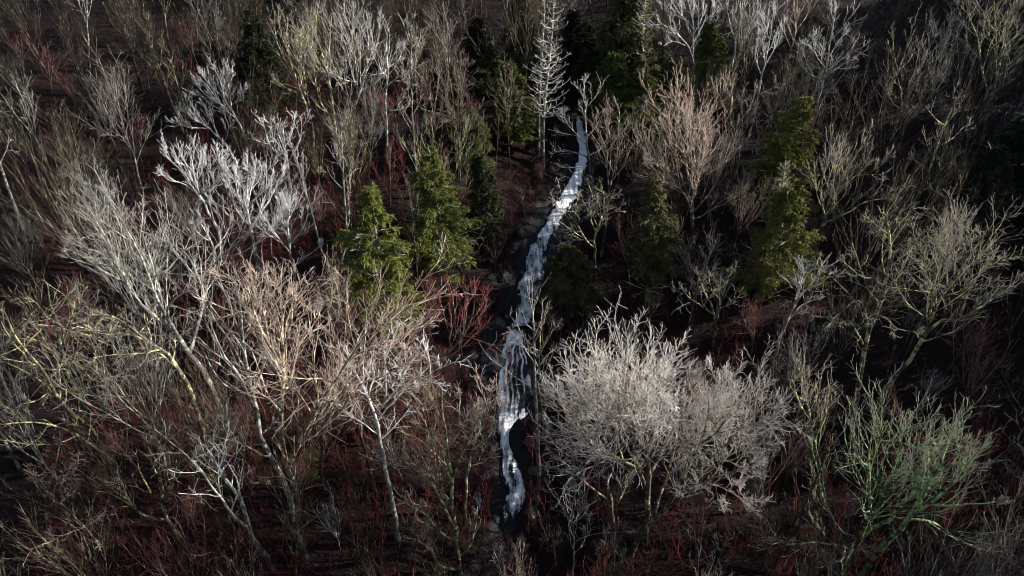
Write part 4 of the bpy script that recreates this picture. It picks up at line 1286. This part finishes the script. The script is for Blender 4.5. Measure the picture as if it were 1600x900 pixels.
# sight lines the photograph keeps open: x0, x1, lowest crown top, base row
SIGHT = [(515, 740, 480, 500), (1120, 1340, 400, 440), (860, 1220, 720, 560), (1000, 1150, 330, 380), (350, 450, 140, 180), (1250, 1560, 720, 700), (280, 500, 380, 450),
         (960, 1060, 430, 470), (830, 890, 240, 265)]
gA = np.random.default_rng(77)
placed, tries = [], 0
while len(placed) < 242 and tries < 90000:
    tries += 1
    y = 15 + 76 * gA.uniform() ** .9
    x = gA.uniform(-1, 1) * (14 + .76 * y)
    xs = np.interp(y, yy, XS)
    if abs(x - xs) < (1.2 if y > 72 or y < 26 else 4.5 + max(0, 5 * (36 - y) / 20 if x > xs - 9 else 0)):
        continue
    if any((x - q[0]) ** 2 + (y - q[1]) ** 2 < 2.1 ** 2 for q in bases) or any((x - q[0]) ** 2 + (y - q[1]) ** 2 < 3.0 ** 2 for q in placed):
        continue
    z = float(height(x, y))
    h = gA.uniform(8, 14.5) if gA.uniform() < .8 else gA.uniform(6, 9)
    if y < 26:
        h = min(h, 13.5 if abs(x - xs) > 9 else 7)
    pb = project((x, y, z)); pm = project((x, y, z + h * .75)); pt = project((x, y, z + h))
    if not (-60 < pm[0] < 1660 and pt[1] < 880 and pb[1] > -15):
        continue
    # keep the falls in view: nothing tall between them and the camera
    if 735 < pm[0] < 880 and pt[1] < 775 and y < 44 and pb[1] > 560:
        continue
    if any(x0 < pm[0] < x1 and pb[1] > yb and pt[1] < yt for x0, x1, yt, yb in SIGHT):
        continue
    if 800 < pm[0] < 925 and pt[1] < 500 and pb[1] > 300 and y < 66:
        continue
    wts = [(math.hypot(pm[0] - c[0], pm[1] - c[1]) / s, p) for c, s, p in STANDS]
    dmin, pals = min(wts, key=lambda q: q[0])
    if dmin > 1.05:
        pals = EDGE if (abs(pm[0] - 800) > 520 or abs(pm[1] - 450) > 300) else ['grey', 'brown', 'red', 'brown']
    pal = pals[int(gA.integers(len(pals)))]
    form = FORMS[int(gA.choice(6, p=[.2, .2, .2, .12, .13, .15]))]
    if h < 9 and form in ('slender', 'central'):
        form = 'vase'
    placed.append((x, y))
    tm, cm, top = PROTO[form][int(gA.integers(4))]
    lab = make_label(pm[0], pm[1], pal, form, 'small' if h < 9.5 else 'tall')
    rt = root('bare_tree', (x, y, z), lab, 'bare tree', 'leafless forest trees')
    s = h / top
    sq = .74 if form in ('spreading', 'crooked') else .88
    rt.scale = (s * sq * gA.uniform(.9, 1.15), s * sq * gA.uniform(.9, 1.15), s)
    rt.rotation_euler = (gA.normal(0, .04), gA.normal(0, .04), gA.uniform(0, 6.28))
    jit = np.random.default_rng(int(gA.integers(1e9)))
    kk = float(jit.uniform(.38, .85))
    for nm, m_ in (('trunk', tm), ('crown', cm)):
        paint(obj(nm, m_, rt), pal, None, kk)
print('auto trees', len(placed), 'tries', tries)
# young trees filling the gaps under the canopy
small_, tries = [], 0
YPRO = [generic(f, 1500 + 17 * j + i) for i, f in enumerate(('vase', 'forked', 'slender')) for j in range(2)]
YF = ['vase', 'vase', 'forked', 'forked', 'slender', 'slender']
while len(small_) < 290 and tries < 60000:
    tries += 1
    y = 17 + 67 * gA.uniform() ** 1.1
    x = gA.uniform(-1, 1) * (6 + .74 * y)
    dx = abs(x - np.interp(y, yy, XS)) - np.interp(y, yy, WS)
    if (dx < .9 and 28 < y < 72) or (dx < 3.5 and 28 < y < 42 and gA.uniform() < .7):
        continue
    if any((x - q[0]) ** 2 + (y - q[1]) ** 2 < 1.3 ** 2 for q in bases + placed) or any((x - q[0]) ** 2 + (y - q[1]) ** 2 < 2.1 ** 2 for q in small_):
        continue
    z = float(height(x, y)); h = gA.uniform(3.0, 6.0) if y > 36 else gA.uniform(3.5, 7.5)
    if dx < 4:
        h *= .6
    pm = project((x, y, z + h * .6)); pb = project((x, y, z))
    if not (0 < pm[0] < 1600 and 10 < pm[1] < 890 and pb[1] < 940):
        continue
    small_.append((x, y))
    wts = [(math.hypot(pm[0] - c[0], pm[1] - c[1]) / s_, p) for c, s_, p in STANDS]
    dmin, pals = min(wts, key=lambda q: q[0])
    pal = ['red', 'brown', 'grey', 'red'][int(gA.integers(4))] if dmin < 1.2 else ['dark', 'brown', 'dark', 'red'][int(gA.integers(4))]
    q = int(gA.integers(len(YPRO)))
    tm, cm, top = YPRO[q]
    rt = root('young_tree', (x, y, z), make_label(pm[0], pm[1], pal, YF[q], 'young'), 'young tree', 'young trees under the canopy')
    s_ = h / top
    rt.scale = (s_ * gA.uniform(1.0, 1.4), s_ * gA.uniform(1.0, 1.4), s_)
    rt.rotation_euler = (gA.normal(0, .07), gA.normal(0, .07), gA.uniform(0, 6.28))
    kk = float(gA.uniform(.8, 1.2))
    for nm, m_ in (('trunk', tm), ('crown', cm)):
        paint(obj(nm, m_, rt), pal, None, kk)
print('young', len(small_))
